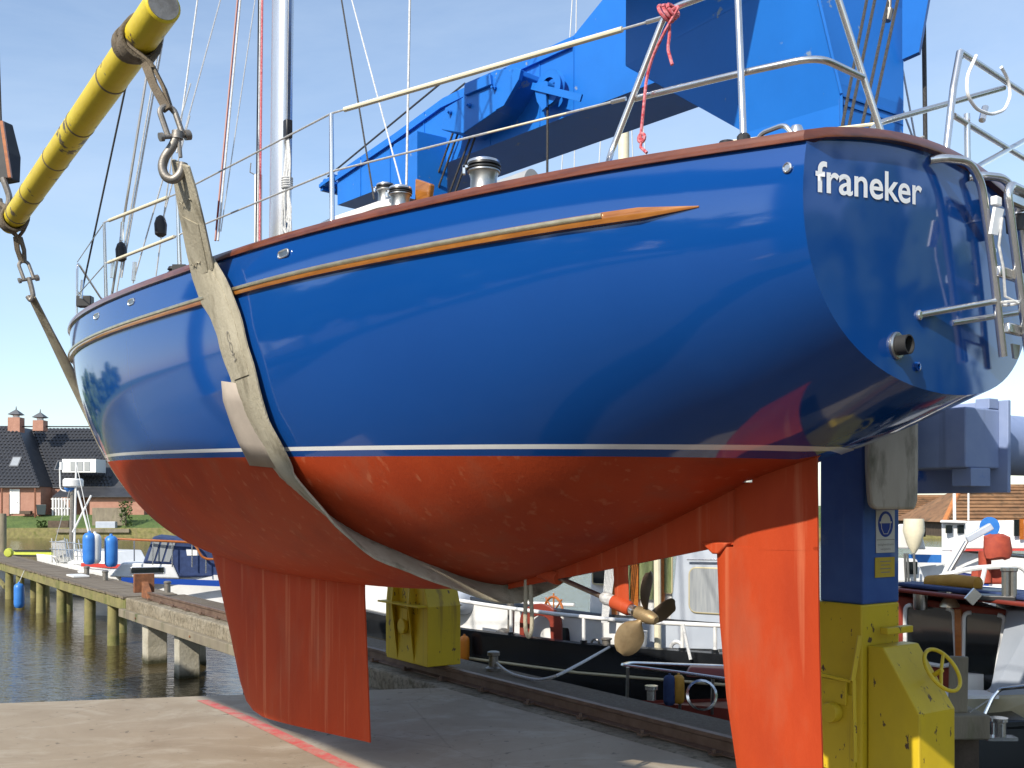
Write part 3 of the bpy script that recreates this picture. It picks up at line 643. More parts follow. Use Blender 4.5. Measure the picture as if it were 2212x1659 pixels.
# cleat, block and chock on the quarter
q = sheer_at(1640, .05); MB().tube(roundcorner([q + BA * .02, q + V(0, 0, .05) - BA * .02, q + V(0, 0, .055) - BA * .13, q - BA * .17], .025), .010, 8).build('mooring_cleat', M['steel'], yacht)
q = ip(q0, P(1592, -60, .9), .045); MB().lathe([(.02, -.02), (.028, -.01), (.028, .02), (.02, .03)], 10, q).build('clamp', M['black'], yacht)
c = q + BA * .085; bl = MB().lathe([(.0, -.022), (.030, -.022), (.036, -.008), (.026, 0), (.036, .008), (.030, .022), (0, .022)], 16, c, (BA, BP, V(0, 0, 1))).build('lead_block', M['black'], yacht)
q = sheer_at(388, .06); MB().lathe([(.0, -.03), (.034, -.03), (.044, -.01), (.03, 0), (.044, .01), (.034, .03), (0, .03)], 14, q + V(0, 0, .05) + BA * .10, (BA, BP, V(0, 0, 1))).box(q + V(0, 0, .05), (.09, .05, .05)).build('lead_block', M['black'], yacht)
q = sheer_at(1725, .08); MB().lathe([(.03, 0), (.03, .035), (.02, .06), (0, .062)], 14, q + V(0, 0, .01)).build('deck_filler', M['steel'], yacht)
# winches
def winch(c, k, name='winch'):
    o = MB().lathe([(.105, 0), (.105, .02), (.088, .035), (.078, .05), (.068, .10), (.066, .15), (.074, .175), (.082, .18), (.082, .187), (.07, .19)], 28, c, (V(k, 0, 0), V(0, k, 0), V(0, 0, k))).build(name, M['steel2'], yacht)
    MB().lathe([(.080, .190), (.086, .193), (.086, .200), (.074, .203), (.074, .207), (.086, .210), (.084, .222)], 28, c, (V(k, 0, 0), V(0, k, 0), V(0, 0, k))).build('self_tailer', M['black'], o)
    MB().lathe([(.084, .222), (.08, .235), (.05, .247), (.0, .25)], 28, c, (V(k, 0, 0), V(0, k, 0), V(0, 0, k))).build('cap', M['steel'], o)
    MB().box(Vector(c) + V(-.088, -.01, .205) * k, (.03 * k, .03 * k, .012 * k)).box(Vector(c) + V(-.098, -.01, .19) * k, (.012 * k, .03 * k, .04 * k)).build('stripper_arm', M['steel'], o)
    return o
c = P(1045, 424, .85); c = c - V(0, 0, .07); winch(c, 1.1)
fl = MB().tube(arc(c + V(.13, 0, .06), V(1, 0, 0), V(0, 0, 1), .022, 0, 6.2, 12), .008, 6).box(c + V(.115, .0, .01), (.07, .05, .06)).build('turning_block', M['steel2'], yacht)
c = P(865, 466, .78) - V(0, 0, .03); winch(c, .86); c = P(833, 456, .3); winch(c, .8)
# coachroof: varnished sides under a white top, sloping down towards the mast
cr_s = [3.05, 3.2, 3.75, 4.35, 4.9, 5.45, 5.9]; top_z = [1.90, 1.91, 1.925, 1.90, 1.80, 1.69, 1.60]; hw = [.80, .82, .82, .80, .74, .66, .56]
side_m = MB(); top_m = MB()
for sg in (1, -1):
    side_m.grid([[B(s_, sg * (h_ + .03), zsheer(s_) - .03), B(s_, sg * h_, z - .055)] for s_, z, h_ in zip(cr_s, top_z, hw)])
    top_m.grid([[B(s_, sg * (h_ - .0), z - .055), B(s_, sg * (h_ + .012), z - .05), B(s_, sg * (h_ + .012), z - .012), B(s_, sg * (h_ - .02), z + .004), B(s_, sg * h_ * .5, z + .035), B(s_, 0, z + .05)] for s_, z, h_ in zip(cr_s, top_z, hw)])
side_m.grid([[B(3.05, .83, 1.48), B(3.05, -.83, 1.48)], [B(3.05, .80, 1.915), B(3.05, -.80, 1.915)]])
cab = side_m.build('coachroof', M['teak'], yacht); top_m.build('cabin_top', M['white'], cab)
MB().hexa([B(3.0, .70, 1.5), B(2.93, .70, 1.5), B(2.93, .66, 1.5), B(3.0, .66, 1.5), B(2.98, .70, 2.02), B(2.82, .70, 1.95), B(2.82, .66, 1.95), B(2.98, .66, 2.02)]).build('coaming_board', M['teak2'], yacht, smooth=False, bevel=.01)
# mast, boom
ms, mz = onplane(602, 520); mb = B(ms, 0, 1.55); mt = mb + V(0, 0, 11.5) - BA * .30
def mast_ring(c, k=1): return [c + BA * .125 * k * math.cos(a) + BP * .085 * k * math.sin(a) for a in [i * math.pi / 12 for i in range(24)]]
mast = MB().loft([mast_ring(mb), mast_ring(ip(mb, mt, .5)), mast_ring(mt, .8)]).build('mast', M['alu'], yacht)
dn = (mt - mb).normalized()
MB().bar(mb - BA * .13 + dn * .2, mt - BA * .11, .028, .012, up=BA).build('sail_track', M['steel2'], mast)
MB().loft([mast_ring(mb + dn * .47, 1.02), mast_ring(mb + dn * .50, 1.02)]).build('mast_band', M['black'], mast)
MB().box(mb - BA * .15 + dn * .62, (.05, .09, .16), (BA, BP, V(0, 0, 1))).build('mast_fitting', M['black'], mast, bevel=.008)
bm0 = mb - BA * .16 + dn * .50; bm1 = P(1150, 400, 0)
bdir = (bm1 - bm0).normalized(); bup = V(0, 0, 1); bsd = bdir.cross(bup).normalized()
MB().loft([[c + bup * .105 * math.cos(a) + bsd * .075 * math.sin(a) for a in [i * math.pi / 10 for i in range(20)]] for c in (bm0, ip(bm0, bm1, .5), bm1)]).build('boom', M['grey'], yacht)
MB().box(bm0 + BA * .05, (.14, .10, .12), (bdir, bsd, bup)).build('gooseneck', M['steel2'], yacht, bevel=.01)
MB().loft([[c + bup * (.112 * k) * math.cos(a) + bsd * .082 * k * math.sin(a) for a in [i * math.pi / 10 for i in range(20)]] for c, k in ((ip(bm0, bm1, .62), 1.0), (ip(bm0, bm1, .82), 1.0))]).build('boom_cover', M['grey'], yacht)
# halyards against the mast and a coiled rope hung on it
for dx, m_, r in ((.02, 'redrope', .010), (.055, 'whiterope', .009), (.09, 'black', .007)):
    a = mb + BP * .10 + BA * (.16 + dx); MB().tube([a, a + dn * 3 + BP * .004, mt + BP * .05 + BA * .1], r, 6).build('halyard', M[m_], mast)
ck = MB(); base = mb - BA * .21 + BP * .05
for i in range(9):
    a0 = random.uniform(-.05, .05); zt = 1.62 + random.uniform(-.03, .03); zb = .62 + random.uniform(0, .30); wd = random.uniform(.04, .085)
    pts = [base + dn * zt + BA * a0 * .3, base + dn * (zt - .22) + BA * (a0 + wd * .3), base + dn * (zt - .5) + BA * (a0 * .5 + .015) + BP * .03, base + dn * (zb + .12) + BA * (a0 + wd), base + dn * zb + BA * a0, base + dn * (zb + .12) + BA * (a0 - wd), base + dn * (zt - .5) + BA * (a0 * .5 - .015), base + dn * (zt - .22) + BA * (a0 - wd * .4)]
    ck.tube(roundcorner(pts + [pts[0]], .08, 3), .0075, 5)
for i in range(5): ck.tube(arc(base + dn * (1.18 + .02 * i), BA, BP, .045, 0, 6.28, 10), .008, 5)
ck.build('coiled_rope', M['whiterope'], mast)
MB().box(base + dn * 1.68, (.07, .06, .16), (BA, BP, V(0, 0, 1))).build('rope_clutch', M['black'], mast, bevel=.01)
# rigging: pixel pairs with the distance of their lower and upper ends
def rig(x0, y0_, d0_, x1, y1, d1_, r=.006, m_='wire', name='shroud'): a, b = W(x0, y0_, d0_), W(x1, y1, d1_); return wire(a, b + (b - a) * (1.6 if y1 < 0 else 0.0), r, m_, name)
rig(465, 520, 7.6, 517, -40, 8.0, .0085, 'bred'); rig(471, 520, 7.6, 523, -40, 8.0, .0085, 'whiterope'); rig(477, 500, 7.7, 560, -60, 8.0, .0045)
rig(808, 430, 6.9, 728, -60, 8.0, .0065, 'darkwire', 'running_backstay'); rig(868, 405, 6.5, 752, -30, 8.0, .0055, 'whiterope', 'topping_lift'); rig(878, 400, 6.5, 886, -40, 6.8, .0075, 'whiterope', 'mainsheet')
rig(382, 330, 8.4, 432, -40, 8.8, .008, 'whiterope'); rig(386, 330, 8.4, 487, -40, 8.8, .0055); 
rig(175, 640, 11.2, 318, -30, 9.6, .010, 'darkwire', 'forestay'); rig(241, 640, 9.3, 330, 80, 9.0, .012, 'steel2', 'lower_shroud'); rig(262, 600, 9.2, 372, -30, 9.0, .009, 'whiterope'); rig(252, 630, 9.2, 350, 60, 9.0, .007, 'wire')
rig(287, 612, 8.4, 412, 180, 8.4, .006); rig(337, 596, 8.2, 372, 330, 8.2, .006); rig(345, 500, 8.2, 410, 250, 8.2, .006)
for x, y, d in ((262, 545, 9.1), (347, 490, 8.2)): MB().lathe([(.02, -.08), (.045, -.06), (.05, .02), (.035, .07), (.012, .09)], 12, W(x, y, d)).build('rope_block', M['black'], yacht)
for x, y, d in ((175, 645, 11.0), (262, 520, 9.15), (288, 606, 8.4), (241, 600, 9.25)): MB().tube([W(x, y, d), W(x + 3, y - 40, d)], .017, 8).build('bottlescrew', M['steel'], yacht)
MB().box(W(184, 652, 11.2), (.16, .1, .12)).tube([W(184, 652, 11.2), W(172, 646, 11.2)], .02, 6).build('anchor_fitting', M['black'], yacht, bevel=.02)
# ---- boarding ladder folded up against the transom
lad = []
def TL(x, y, off): q, _ = tr_pt(x, y); q = q - BA * off; return Vector((q.x, q.y, H + (Y0 - y) / F * q.y))
SB = -BP * .36                    # from the left rail to the right rail
la_ = [TL(2008, 346, .0), TL(2018, 342, .04), TL(2050, 348, .09), TL(2072, 395, .10), TL(2096, 560, .10), TL(2120, 770, .10)]
lb_ = [TL(2108, 560, .155), TL(2102, 440, .155), TL(2112, 396, .15), TL(2140, 392, .13)]
ladder = MB().tube(roundcorner(la_, .05, 5), .019, 12).build('ladder', M['steel'], yacht)
MB().tube(roundcorner([q + SB for q in la_], .05, 5), .019, 12).build('ladder_rail', M['steel'], ladder)
f0, f1 = TL(2150, 768, .155), TL(2103, 420, .155)
loop = roundcorner([f0, f1, f1 + V(0, 0, .05) - BP * .03, f1 + SB * .9 + V(0, 0, .05), f1 + SB * .98, f0 + SB * .98], .05, 5)
MB().tube(loop, .019, 12).build('folded_rail', M['steel'], ladder)
for x, y in ((2098, 585), (2118, 708)):
    a = TL(x, y, .12); MB().bar(a, a + SB * 1.05, .028, .05).build('ladder_step', M['steel'], ladder, bevel=.008)
a = TL(2108, 425, .14); MB().bar(a, a + SB * 1.05, .028, .05).build('ladder_step', M['steel'], ladder, bevel=.008)
for x, y, x2, y2 in ((1984, 681, 2108, 650),):
    a = TL(x, y, 0); b_ = TL(x2, y2, .10); o = MB().tube([a, b_], .014, 12).build('stand_off', M['steel'], ladder); MB().lathe([(.022, 0), (.022, .008), (.014, .014)], 14, a, TX).build('stand_off_foot', M['steel'], o)
    MB().tube([a + SB * .82, b_ + SB], .014, 12).build('stand_off', M['steel'], ladder)
a = TL(2130, 768, .13); MB().prism([a + BP * .04 + V(0, 0, .05), a + BP * .02 - V(0, 0, .015), a - BP * .02 - V(0, 0, .015), a - BP * .04 + V(0, 0, .05)], aft * .01).build('hinge_plate', M['steel2'], ladder)
MB().box(TL(2090, 435, .13), (.055, .03, .04), (BP, aft, V(0, 0, 1))).build('ladder_clip', M['letter'], ladder, bevel=.005)
MB().hexa([TL(x, y, o_) for x, y, o_ in ((2068, 505, .14), (2083, 508, .14), (2083, 508, .152), (2068, 505, .152), (2078, 447, .14), (2097, 452, .14), (2097, 452, .152), (2078, 447, .152))]).build('ladder_plate', M['letter'], ladder, smooth=False)
lz = [TL(2088, 470, .16), TL(2086, 530, .15), TL(2096, 580, .15), TL(2105, 640, .14), TL(2115, 655, .18)]
MB().tube(lz, .006, 6).tube(arc(TL(2117, 655, .13), BP, aft, .045, 0, 6.2, 14), .007, 6).build('lashing', M['whiterope'], ladder)
# stern light on the transom
a = TL(2155, 455, .10); ln = MB().lathe([(.055, -.10), (.06, -.03), (.05, .02), (.05, .06), (.06, .075), (.04, .085)], 18, a).build('stern_light', M['black'], yacht)
MB().lathe([(.062, -.03), (.066, -.028), (.066, -.02), (.062, -.018)], 18, a, caps=False).build('light_bracket', M['steel'], ln)
MB().tube([a - V(0, 0, .1), a + V(.0, 0, -.17), a + V(.03, 0, -.21), a + V(.09, 0, -.20), a + V(.12, .03, -.15)], .004, 6).build('cable', M['black'], ln)
q = TL(2142, 542, 0); MB().lathe([(.016, 0), (.016, .01), (.01, .02), (0, .022)], 12, q, TX).build('bolt_head', M['steel'], yacht)
# red rope knotted on the pushpit
kc = P(1446, 26, 1.0); rr = MB()
for i in range(3): rr.tube(arc(kc + BA * (.02 * i - .02), BP, (V(0, 0, 1) + BA * .5).normalized(), .032 + .006 * i, .3 * i, 6.2 + .3 * i, 12), .008, 6)
rr.tube(roundcorner([kc, P(1470, 10, 1.0), P(1440, 60, 1.02), P(1410, 120, 1.02), P(1396, 170, 1.02), P(1392, 215, 1.03), P(1385, 285, 1.03), P(1384, 300, 1.03)], .05, 3), .0075, 6)
rr.tube(roundcorner([kc, P(1446, 80, 1.0), P(1442, 105, 1.0), P(1452, 140, 1.0)], .03, 3), .0075, 6)
kn = P(1386, 298, 1.03); rr.tube(arc(kn, BA, V(0, 0, 1), .018, 0, 6.2, 10), .008, 6).tube([kn, P(1384, 318, 1.03), P(1397, 330, 1.03)], .0075, 6)
tag(rr.build('red_rope', M['redrope']), 'red rope knotted round the stern rail with a dangling end', 'rope')
# rope loop hanging below the hull aft of the sling
c = P(1142, 1272, 0); rp_ = [c + V(-.014, 0, .30), c + V(-.018, 0, .02), c + V(-.022, 0, -.18), c + V(-.02, 0, -.27), c + V(.0, 0, -.32), c + V(.02, 0, -.27), c + V(.022, 0, -.18), c + V(.012, 0, .0), c + V(.010, 0, .30)]
tag(MB().tube(roundcorner(rp_, .05, 4), .014, 10).build('hanging_rope_loop', M['sling']), 'brown rope loop hanging beneath the red hull beside the propeller shaft', 'rope')
# ------------------------------------------------------------------ slings and spreader bar
bn, bf = W(338, 32, 6.0), W(22, 483, 10.0); bd = (bf - bn).normalized(); near = bn - bd * .14
bx_ = bd.cross(V(0, 0, 1)).normalized(); bz_ = bx_.cross(bd); SPA = (bx_, bz_, bd); L_ = (bf - near).length
spread = tag(MB().lathe([(.090, 0), (.10, .012)] + [(.10, .3 * i + .2) for i in range(17)] + [(.10, L_), (.094, L_ + .012)], 32, near, SPA).build('spreader_bar', M['ybar']), 'scuffed yellow tubular spreader bar hanging above the port rail', 'spreader bar')
MB().lathe([(.0, -.004), (.086, -.004), (.086, .002), (0, .002)], 32, near, SPA, caps=False).build('end_cap', M['galv'], spread)
for u in (1.15, 2.05, 2.9, 3.9, 4.6): MB().lathe([(.1005, -.012), (.1035, -.008), (.1035, .008), (.1005, .012)], 32, near + bd * u, SPA, caps=False).build('tape_band', M['slingdark'], spread)
def strap(pts, wdir, width, th, rounded=True):           # flat webbing ribbon
    rings = []; p = [Vector(q) for q in pts]
    for i, q in enumerate(p):
        t_ = (p[min(i + 1, len(p) - 1)] - p[max(i - 1, 0)]).normalized(); wd = wdir[i] if isinstance(wdir, list) else wdir
        wd = (wd - t_ * wd.dot(t_)).normalized(); n_ = t_.cross(wd); a = (width[i] if isinstance(width, list) else width) / 2; h_ = th / 2
        rings.append([q - wd * a - n_ * h_ * .5, q - wd * a * .94 - n_ * h_, q - n_ * h_ * 1.1, q + wd * a * .94 - n_ * h_, q + wd * a - n_ * h_ * .5, q + wd * a + n_ * h_ * .5, q + wd * a * .94 + n_ * h_, q + n_ * h_ * 1.1, q - wd * a * .94 + n_ * h_, q - wd * a + n_ * h_ * .5])
    return rings
def strop(c, shx, label, k=1.0, grp='webbing strops on the spreader bar'):
    # webbing choked round the bar, a strap, a shackle and a hook
    down = (Vector(shx) - c).normalized(); th_ = thing('webbing_strop', c - V(0, 0, .9), label, 'strop', grp)
    ring = MB()
    for off, rr_, wd in ((-.03, .122, .10), (.045, .118, .085)):
        path = [c + bd * off + (bx_ * math.cos(a) + bz_ * math.sin(a)) * rr_ * (1 + .10 * math.sin(a * 2 + off * 20)) for a in [i * 2 * math.pi / 26 for i in range(27)]]
        ring.loft(strap(path, [bd + V(0, 0, .15 * math.sin(i * .7)) for i in range(27)], wd, .022), caps=False)
    g = c + down * .19
    for sx in (-1, 1):
        a = c + bx_ * sx * .115 - V(0, 0, .02); ring.loft(strap([a, ip(a, g, .5) + bx_ * sx * .012, g, g + down * .06], bd, [.10, .085, .07, .06], .024))
    ring.build('choker', M['slingdark'], th_)
    s1 = Vector(shx)
    for sx in (-1, 1): MB().loft(strap([g + bx_ * .02 * sx, ip(g, s1, .5) + bx_ * .030 * sx, s1 + bx_ * .012 * sx], bd + bx_ * .8 * sx, [.055, .05, .055], .018)).build('strap', M['slingdark'], th_)
    return th_, down
def shackle(par, c, dn_, k=1.0):
    sd = bd.cross(dn_).normalized(); pts = arc(c + dn_ * -.0, sd, -dn_, .036 * k, 0, math.pi, 10)
    pts = [c + sd * .036 * k + dn_ * .11 * k] + pts + [c - sd * .036 * k + dn_ * .11 * k]
    o = MB().tube(pts, .014 * k, 10).build('shackle', M['galv'], par)
    MB().lathe([(.018 * k, -.075 * k), (.026 * k, -.07 * k), (.026 * k, -.045 * k), (.013 * k, -.045 * k), (.013 * k, .06 * k), (.022 * k, .06 * k), (.022 * k, .078 * k)], 12, c + dn_ * .11 * k, (dn_, bd, sd)).build('shackle_pin', M['galv'], o)
    return o
d_n = 6.15
s1, dn1 = strop(near + bd * .52, W(366, 238, d_n), 'brown webbing strop choked round the near end of the yellow bar, holding a steel hook')
shackle(s1, W(363, 246, d_n), (W(385, 310, d_n) - W(363, 246, d_n)).normalized(), 1.25)
sd = (W(385, 310, d_n) - W(363, 246, d_n)).normalized()
# big hook: thick curved horn
hc = W(374, 352, d_n)
hk = [W(382, 296, d_n), W(372, 318, d_n), W(355, 340, d_n), W(349, 362, d_n), W(357, 383, d_n), W(375, 390, d_n), W(392, 375, d_n), W(396, 352, d_n)]
o = MB().tube(roundcorner(hk, .04, 3), [.026, .026, .028, .030, .032] + [.034] * 18 + [.030, .026, .022, .018][:4], 12) if False else MB().tube(roundcorner(hk, .04, 3), .027, 12)
o.tube([W(384, 284, d_n), W(383, 300, d_n)], .034, 12).tube([W(386, 296, d_n), W(390, 340, d_n)], .012, 8)
o.build('hook', M['galv'], s1)
# hull points under photo pixels
HC = [(s_, v_, hp(s_, v_)) for s_ in [2.4 + .04 * i for i in range(66)] for v_ in [j / 70 for j in range(71)]]
def hull_at(x, y): return min(HC, key=lambda q: (CX + F * q[2].x / q[2].y - x) ** 2 + (Y0 - F * (q[2].z - H) / q[2].y - y) ** 2)
cpx = [(460, 590), (482, 650), (497, 702), (512, 754), (527, 806), (543, 858), (563, 910), (587, 962), (622, 1018), (665, 1065), (720, 1110), (790, 1153), (870, 1192), (960, 1227), (1050, 1257)]
on = []
for x, y in cpx:
    s_, v_, q = hull_at(x, y); on.append((s_, v_))
def path_on(u):
    i = min(int(u), len(on) - 2); f_ = u - i; return on[i][0] * (1 - f_) + on[i + 1][0] * f_, on[i][1] * (1 - f_) + on[i + 1][1] * f_
us = [i * .25 for i in range((len(on) - 1) * 4 + 1)]
sv = [path_on(u) for u in us]; sv = [sv[0]] + [((sv[i - 1][0] + sv[i][0] * 2 + sv[i + 1][0]) / 4, (sv[i - 1][1] + sv[i][1] * 2 + sv[i + 1][1]) / 4) for i in range(1, len(sv) - 1)] + [sv[-1]]
off = .016
body = [hp(a, c_, 1, off + .045 * max(0, 1 - i / 9) ** 1.5 + .022 * min(1, max(0, i - 30) / 16)) for i, (a, c_) in enumerate(sv)]
topq = W(390, 352, d_n)
sh = body[0]
body = [topq, ip(topq, sh, .18), ip(topq, sh, .5), ip(topq, sh, .85), sh] + body[1:]
last_s = sv[-1][0]
body += [hp(last_s, 1, -1, off)] + [hp(last_s, v_, -1, off) for v_ in [.9, .8, .7, .6, .5, .4, .3, .2, .1, .0]] + [hp(last_s, 0, -1, off) + V(0, 0, .6)]
wid = [.22, .29, .34, .36] + [.37] * (len(body) - 4)
lift = thing('lifting_sling', topq - V(0, 0, 1.5), 'broad canvas lifting sling under the hull behind the keel, hung from the steel hook', 'lifting sling')
wdl = [BA + V(0, 0, .25 + .30 * min(1, max(0, i - 34) / 16) * (i < 64)) for i in range(len(body))]
belt = MB().loft(strap(body, wdl, wid, .020)).build('belt', M['sling'], lift, ang=50)
# second ply sewn on the outside and a stitched seam
ply = [q + BP * .011 - V(0, 0, .003) for q in body[2:22]]
MB().loft(strap(ply, BA + V(0, 0, .25), [w_ * .62 for w_ in wid[2:22]], .012)).build('webbing_ply', M['sling'], belt, ang=50)
for k, q in ((.34, 0), (.9, 0)):
    c = ip(topq, sh, k); MB().tube([c + BA * (.11 * (1 - 2 * i / 8)) * (.75 if k < .5 else .92) + BP * .024 + V(0, 0, .008 * math.sin(i * 2.2)) for i in range(9)], .003, 5).build('stitching', M['sling'], belt)
# faded print on the webbing
pa_, pb_ = body[9], body[14]; pd = (pb_ - pa_).normalized(); pw = (BA + V(0, 0, .25)); pw = (pw - pd * pw.dot(pd)).normalized()
pn = pd.cross(pw); pn = pn if pn.dot(BP) > 0 else -pn
def place2(u, v):
    i = 13 + u * 5; k = int(i); return ip(body[k], body[k + 1], i - k) + pn * .0225 - pw * (v * .055 - .015)
lettering('COM', belt, M['ink'], 1.0, place2)
# beige chafing pad under the sling's forward edge
lp_ = [(481, 826), (488, 866), (502, 912), (520, 956), (545, 1000)]; rp2 = [(530, 826), (545, 866), (562, 912), (580, 956), (604, 1008)]
rows = []
for a, c_ in zip(lp_, rp2):
    sa, va, _ = hull_at(*a); sc_, vc, _ = hull_at(*c_); rows.append([hp(sa + (sc_ - sa) * k / 4, va + (vc - va) * k / 4, 1, .009) for k in range(5)])
m_ = MB().grid(rows); po = m_.build('chafing_pad', M['pad']); sdm = po.modifiers.new('thick', 'SOLIDIFY'); sdm.thickness = .006; sdm.offset = 0
tag(po, 'beige protective cloth tucked under the canvas lifting sling on the blue hull', 'pad')
# forward sling
d_f = 10.05
s2, _ = strop(bf - bd * .22, W(50, 566, d_f), 'brown webbing strop choked round the far end of the yellow bar')
shackle(s2, W(52, 574, d_f), (W(66, 612, d_f) - W(52, 574, d_f)).normalized(), 1.25)
MB().tube(roundcorner([W(62, 600, d_f), W(68, 620, d_f), W(72, 640, d_f), W(66, 650, d_f), W(60, 640, d_f)], .05, 3), .024, 10).build('hook', M['galv'], s2)
t2 = W(68, 640, d_f); fs = 9.15; vs_ = [.42 + .058 * i for i in range(11)]
b2 = [t2, ip(t2, hp(fs, .34, 1, .03), .3), ip(t2, hp(fs, .34, 1, .03), .7), hp(fs, .34, 1, .03)] + [hp(fs, min(v_, 1), 1, .018) for v_ in vs_] + [hp(fs, 1 - .1 * i, -1, .018) for i in range(1, 11)]
tag(MB().loft(strap(b2, [BA + BP * .4] * len(b2), [.09, .11, .16, .19] + [.19] * (len(b2) - 4), .02)).build('lifting_sling', M['sling'], ang=50), 'narrow-looking canvas lifting sling running down behind the bow', 'lifting sling')
# crane hook holding the far end of the bar
hb = thing('hook_block', W(6, 455, d_f), 'dark hook block with rusty cheek plates holding the far end of the yellow bar', 'hook block')
MB().prism([W(-16, 262, d_f), W(2, 258, d_f), W(20, 330, d_f), W(18, 385, d_f), W(-10, 390, d_f), W(-20, 330, d_f)], V(.05, .14, 0)).build('cheek_plate', M['black'], hb, smooth=False, bevel=.01)
MB().bar(W(4, 262, d_f - .02), W(22, 384, d_f - .02), .03, .03).build('plate_edge', M['orangewood'], hb, smooth=False)
MB().tube(roundcorner([W(6, 385, d_f), W(14, 405, d_f), W(22, 430, d_f), W(14, 455, d_f), W(2, 452, d_f), W(-2, 430, d_f)], .05, 3), .03, 10).build('hook', M['galv'], hb)
for dx in (-8, 2): wire(W(dx, 265, d_f + .07), W(dx - 30, -600, d_f + .2), .012, 'darkwire', 'hoist_rope', hb)
wire(W(-2, 440, d_f), bf - bd * .2 + V(0, 0, .05), .03, 'slingdark', 'webbing_loop', hb)
# ------------------------------------------------------------------ the gantry crane
crane = thing('gantry_crane', RL(2, 0, .15), 'blue and yellow gantry crane with a long blue girder standing on the quay rail', 'crane')
def RK(p, w_, l_, z0, z1, p2=None, w2=None, l2=None):    # box from a near-left corner p: l_ along the rail away, w_ to the right
    p2 = p if p2 is None else p2; w2 = w2 or w_; l2 = l2 or l_
    lo = [V(p.x, p.y, z0), V(p.x, p.y, z0) + RN * w_, V(p.x, p.y, z0) + RN * w_ + RD * l_, V(p.x, p.y, z0) + RD * l_]
    hi = [V(p2.x, p2.y, z1), V(p2.x, p2.y, z1) + RN * w2, V(p2.x, p2.y, z1) + RN * w2 + RD * l2, V(p2.x, p2.y, z1) + RD * l2]
    return lo + hi
# leg B (near the rudder)
kB = V(2.345, 6.95, 0)
leg = MB().hexa(RK(kB, .39, .36, 1.33, 2.75)).build('leg', M['cnavy'], crane, smooth=False, bevel=.015)
kU = V(2.21, 7.0, 0); kT = V(2.016, 7.0, 0)
MB().hexa(RK(kB, .39, .36, 2.75, 4.3, kU, .68, .86)).build('leg_transition', M['cnavy'], leg, smooth=False)
col_ = MB().hexa(RK(kU, .68, .86, 4.3, 4.75)).hexa(RK(kU, .68, .86, 4.75, 5.6, kT, 1.0, 1.9)).hexa(RK(kT, 1.0, 1.9, 5.6, 8.2, kT, 1.0, 1.9)).build('column', M['cblue'], crane, smooth=False, bevel=.012)
MB().hexa(RK(kT - RN * 2.3, 2.28, 2.7, 6.55, 6.75)).build('shade_overhang', M['cblue'], col_, smooth=False)  # overhang added out of view to shade the column's left face
pl_ = W(1951, -30, 7.35); MB().prism([W(1949, -40, 7.4), W(1949, 128, 7.4), W(1985, 112, 7.4), W(2012, -40, 7.4)], RN * .05 + RD * .02).build('guard_plate', M['cblue'], crane, smooth=False)
yb = MB().hexa(RK(kB - RN * .02 - RD * .0, .41, .42, .19, 1.33)).build('foot', M['yellow'], crane, smooth=False, bevel=.012)
MB().hexa(RK(kB - RN * .04 + RD * .04, .02, .7, .19, .72)).build('foot_plate', M['yellow'], yb, smooth=False, bevel=.006)
pf = kB - RN * .04 + RD * .44
c = W(1803, 1541, 7.0) ; MB().lathe([(.0, .06), (.062, .06), (.070, .045), (.070, 0)], 22, RL((W(1805, 1540, 7.1) - R0).dot(RD), (kB - R0).dot(RN) - .045, W(1805, 1540, 7.05).z), (RD, V(0, 0, 1), -RN)).build('axle_cap', M['yellow'], yb)
bxu = (W(1808, 1500, 7.1) - R0).dot(RD); MB().box(RL(bxu, (kB - R0).dot(RN) - .05, W(1805, 1495, 7.05).z), (.20, .02, .16), (RD, RN, V(0, 0, 1))).build('axle_plate', M['yellow'], yb, smooth=False, bevel=.004)
MB().bar(W(1775, 1452, 7.12) - RN * .06, W(1852, 1470, 6.93) - RN * .06, .03, .02).bar(W(1852, 1470, 6.9) - RN * .05, W(1868, 1372, 6.9) - RN * .05, .02, .03).bar(W(1855, 1468, 6.9) - RN * .05, W(1858, 1645, 6.9) - RN * .05, .02, .025).build('stiffener', M['yellow'], yb, smooth=False, bevel=.004)
# control console on the foot
u0 = kB - RD * .005
def KP(n, u, z): return V(kB.x, kB.y, 0) + RN * n + RD * u + V(0, 0, z)
con = MB().prism([KP(.03, -.01, .15), KP(.03, -.01, 1.06), KP(.03, -.13, 1.06), KP(.03, -.40, .66), KP(.03, -.40, .15)], RN * .39).build('console', M['yellow'], yb, smooth=False, bevel=.01)
MB().box(KP(.22, -.10, 1.16), (.28, .06, .045), (RN, RD, V(0, 0, 1))).build('console_lip', M['yellow'], yb, smooth=False, bevel=.006)
wn = (-RD * .83 + V(0, 0, .56)).normalized(); wc = KP(.30, -.31, .87) + wn * .06; wx = RN; wy = wn.cross(wx)
wh = MB().tube(arc(wc + wn * .03, wx, wy, .15, 0, 2 * math.pi * 31 / 32, 31), .013, 8, closed=True).build('handwheel', M['yellow'], con)
MB().tube([wc - wn * .07, wc + wn * .03], .016, 10).build('handwheel_hub', M['yellow'], wh)
for a in (.8, .8 + math.pi): MB().tube([wc + wn * .02, wc + wn * .03 + (wx * math.cos(a) + wy * math.sin(a)) * .15], .011, 8).build('spoke', M['yellow'], wh)
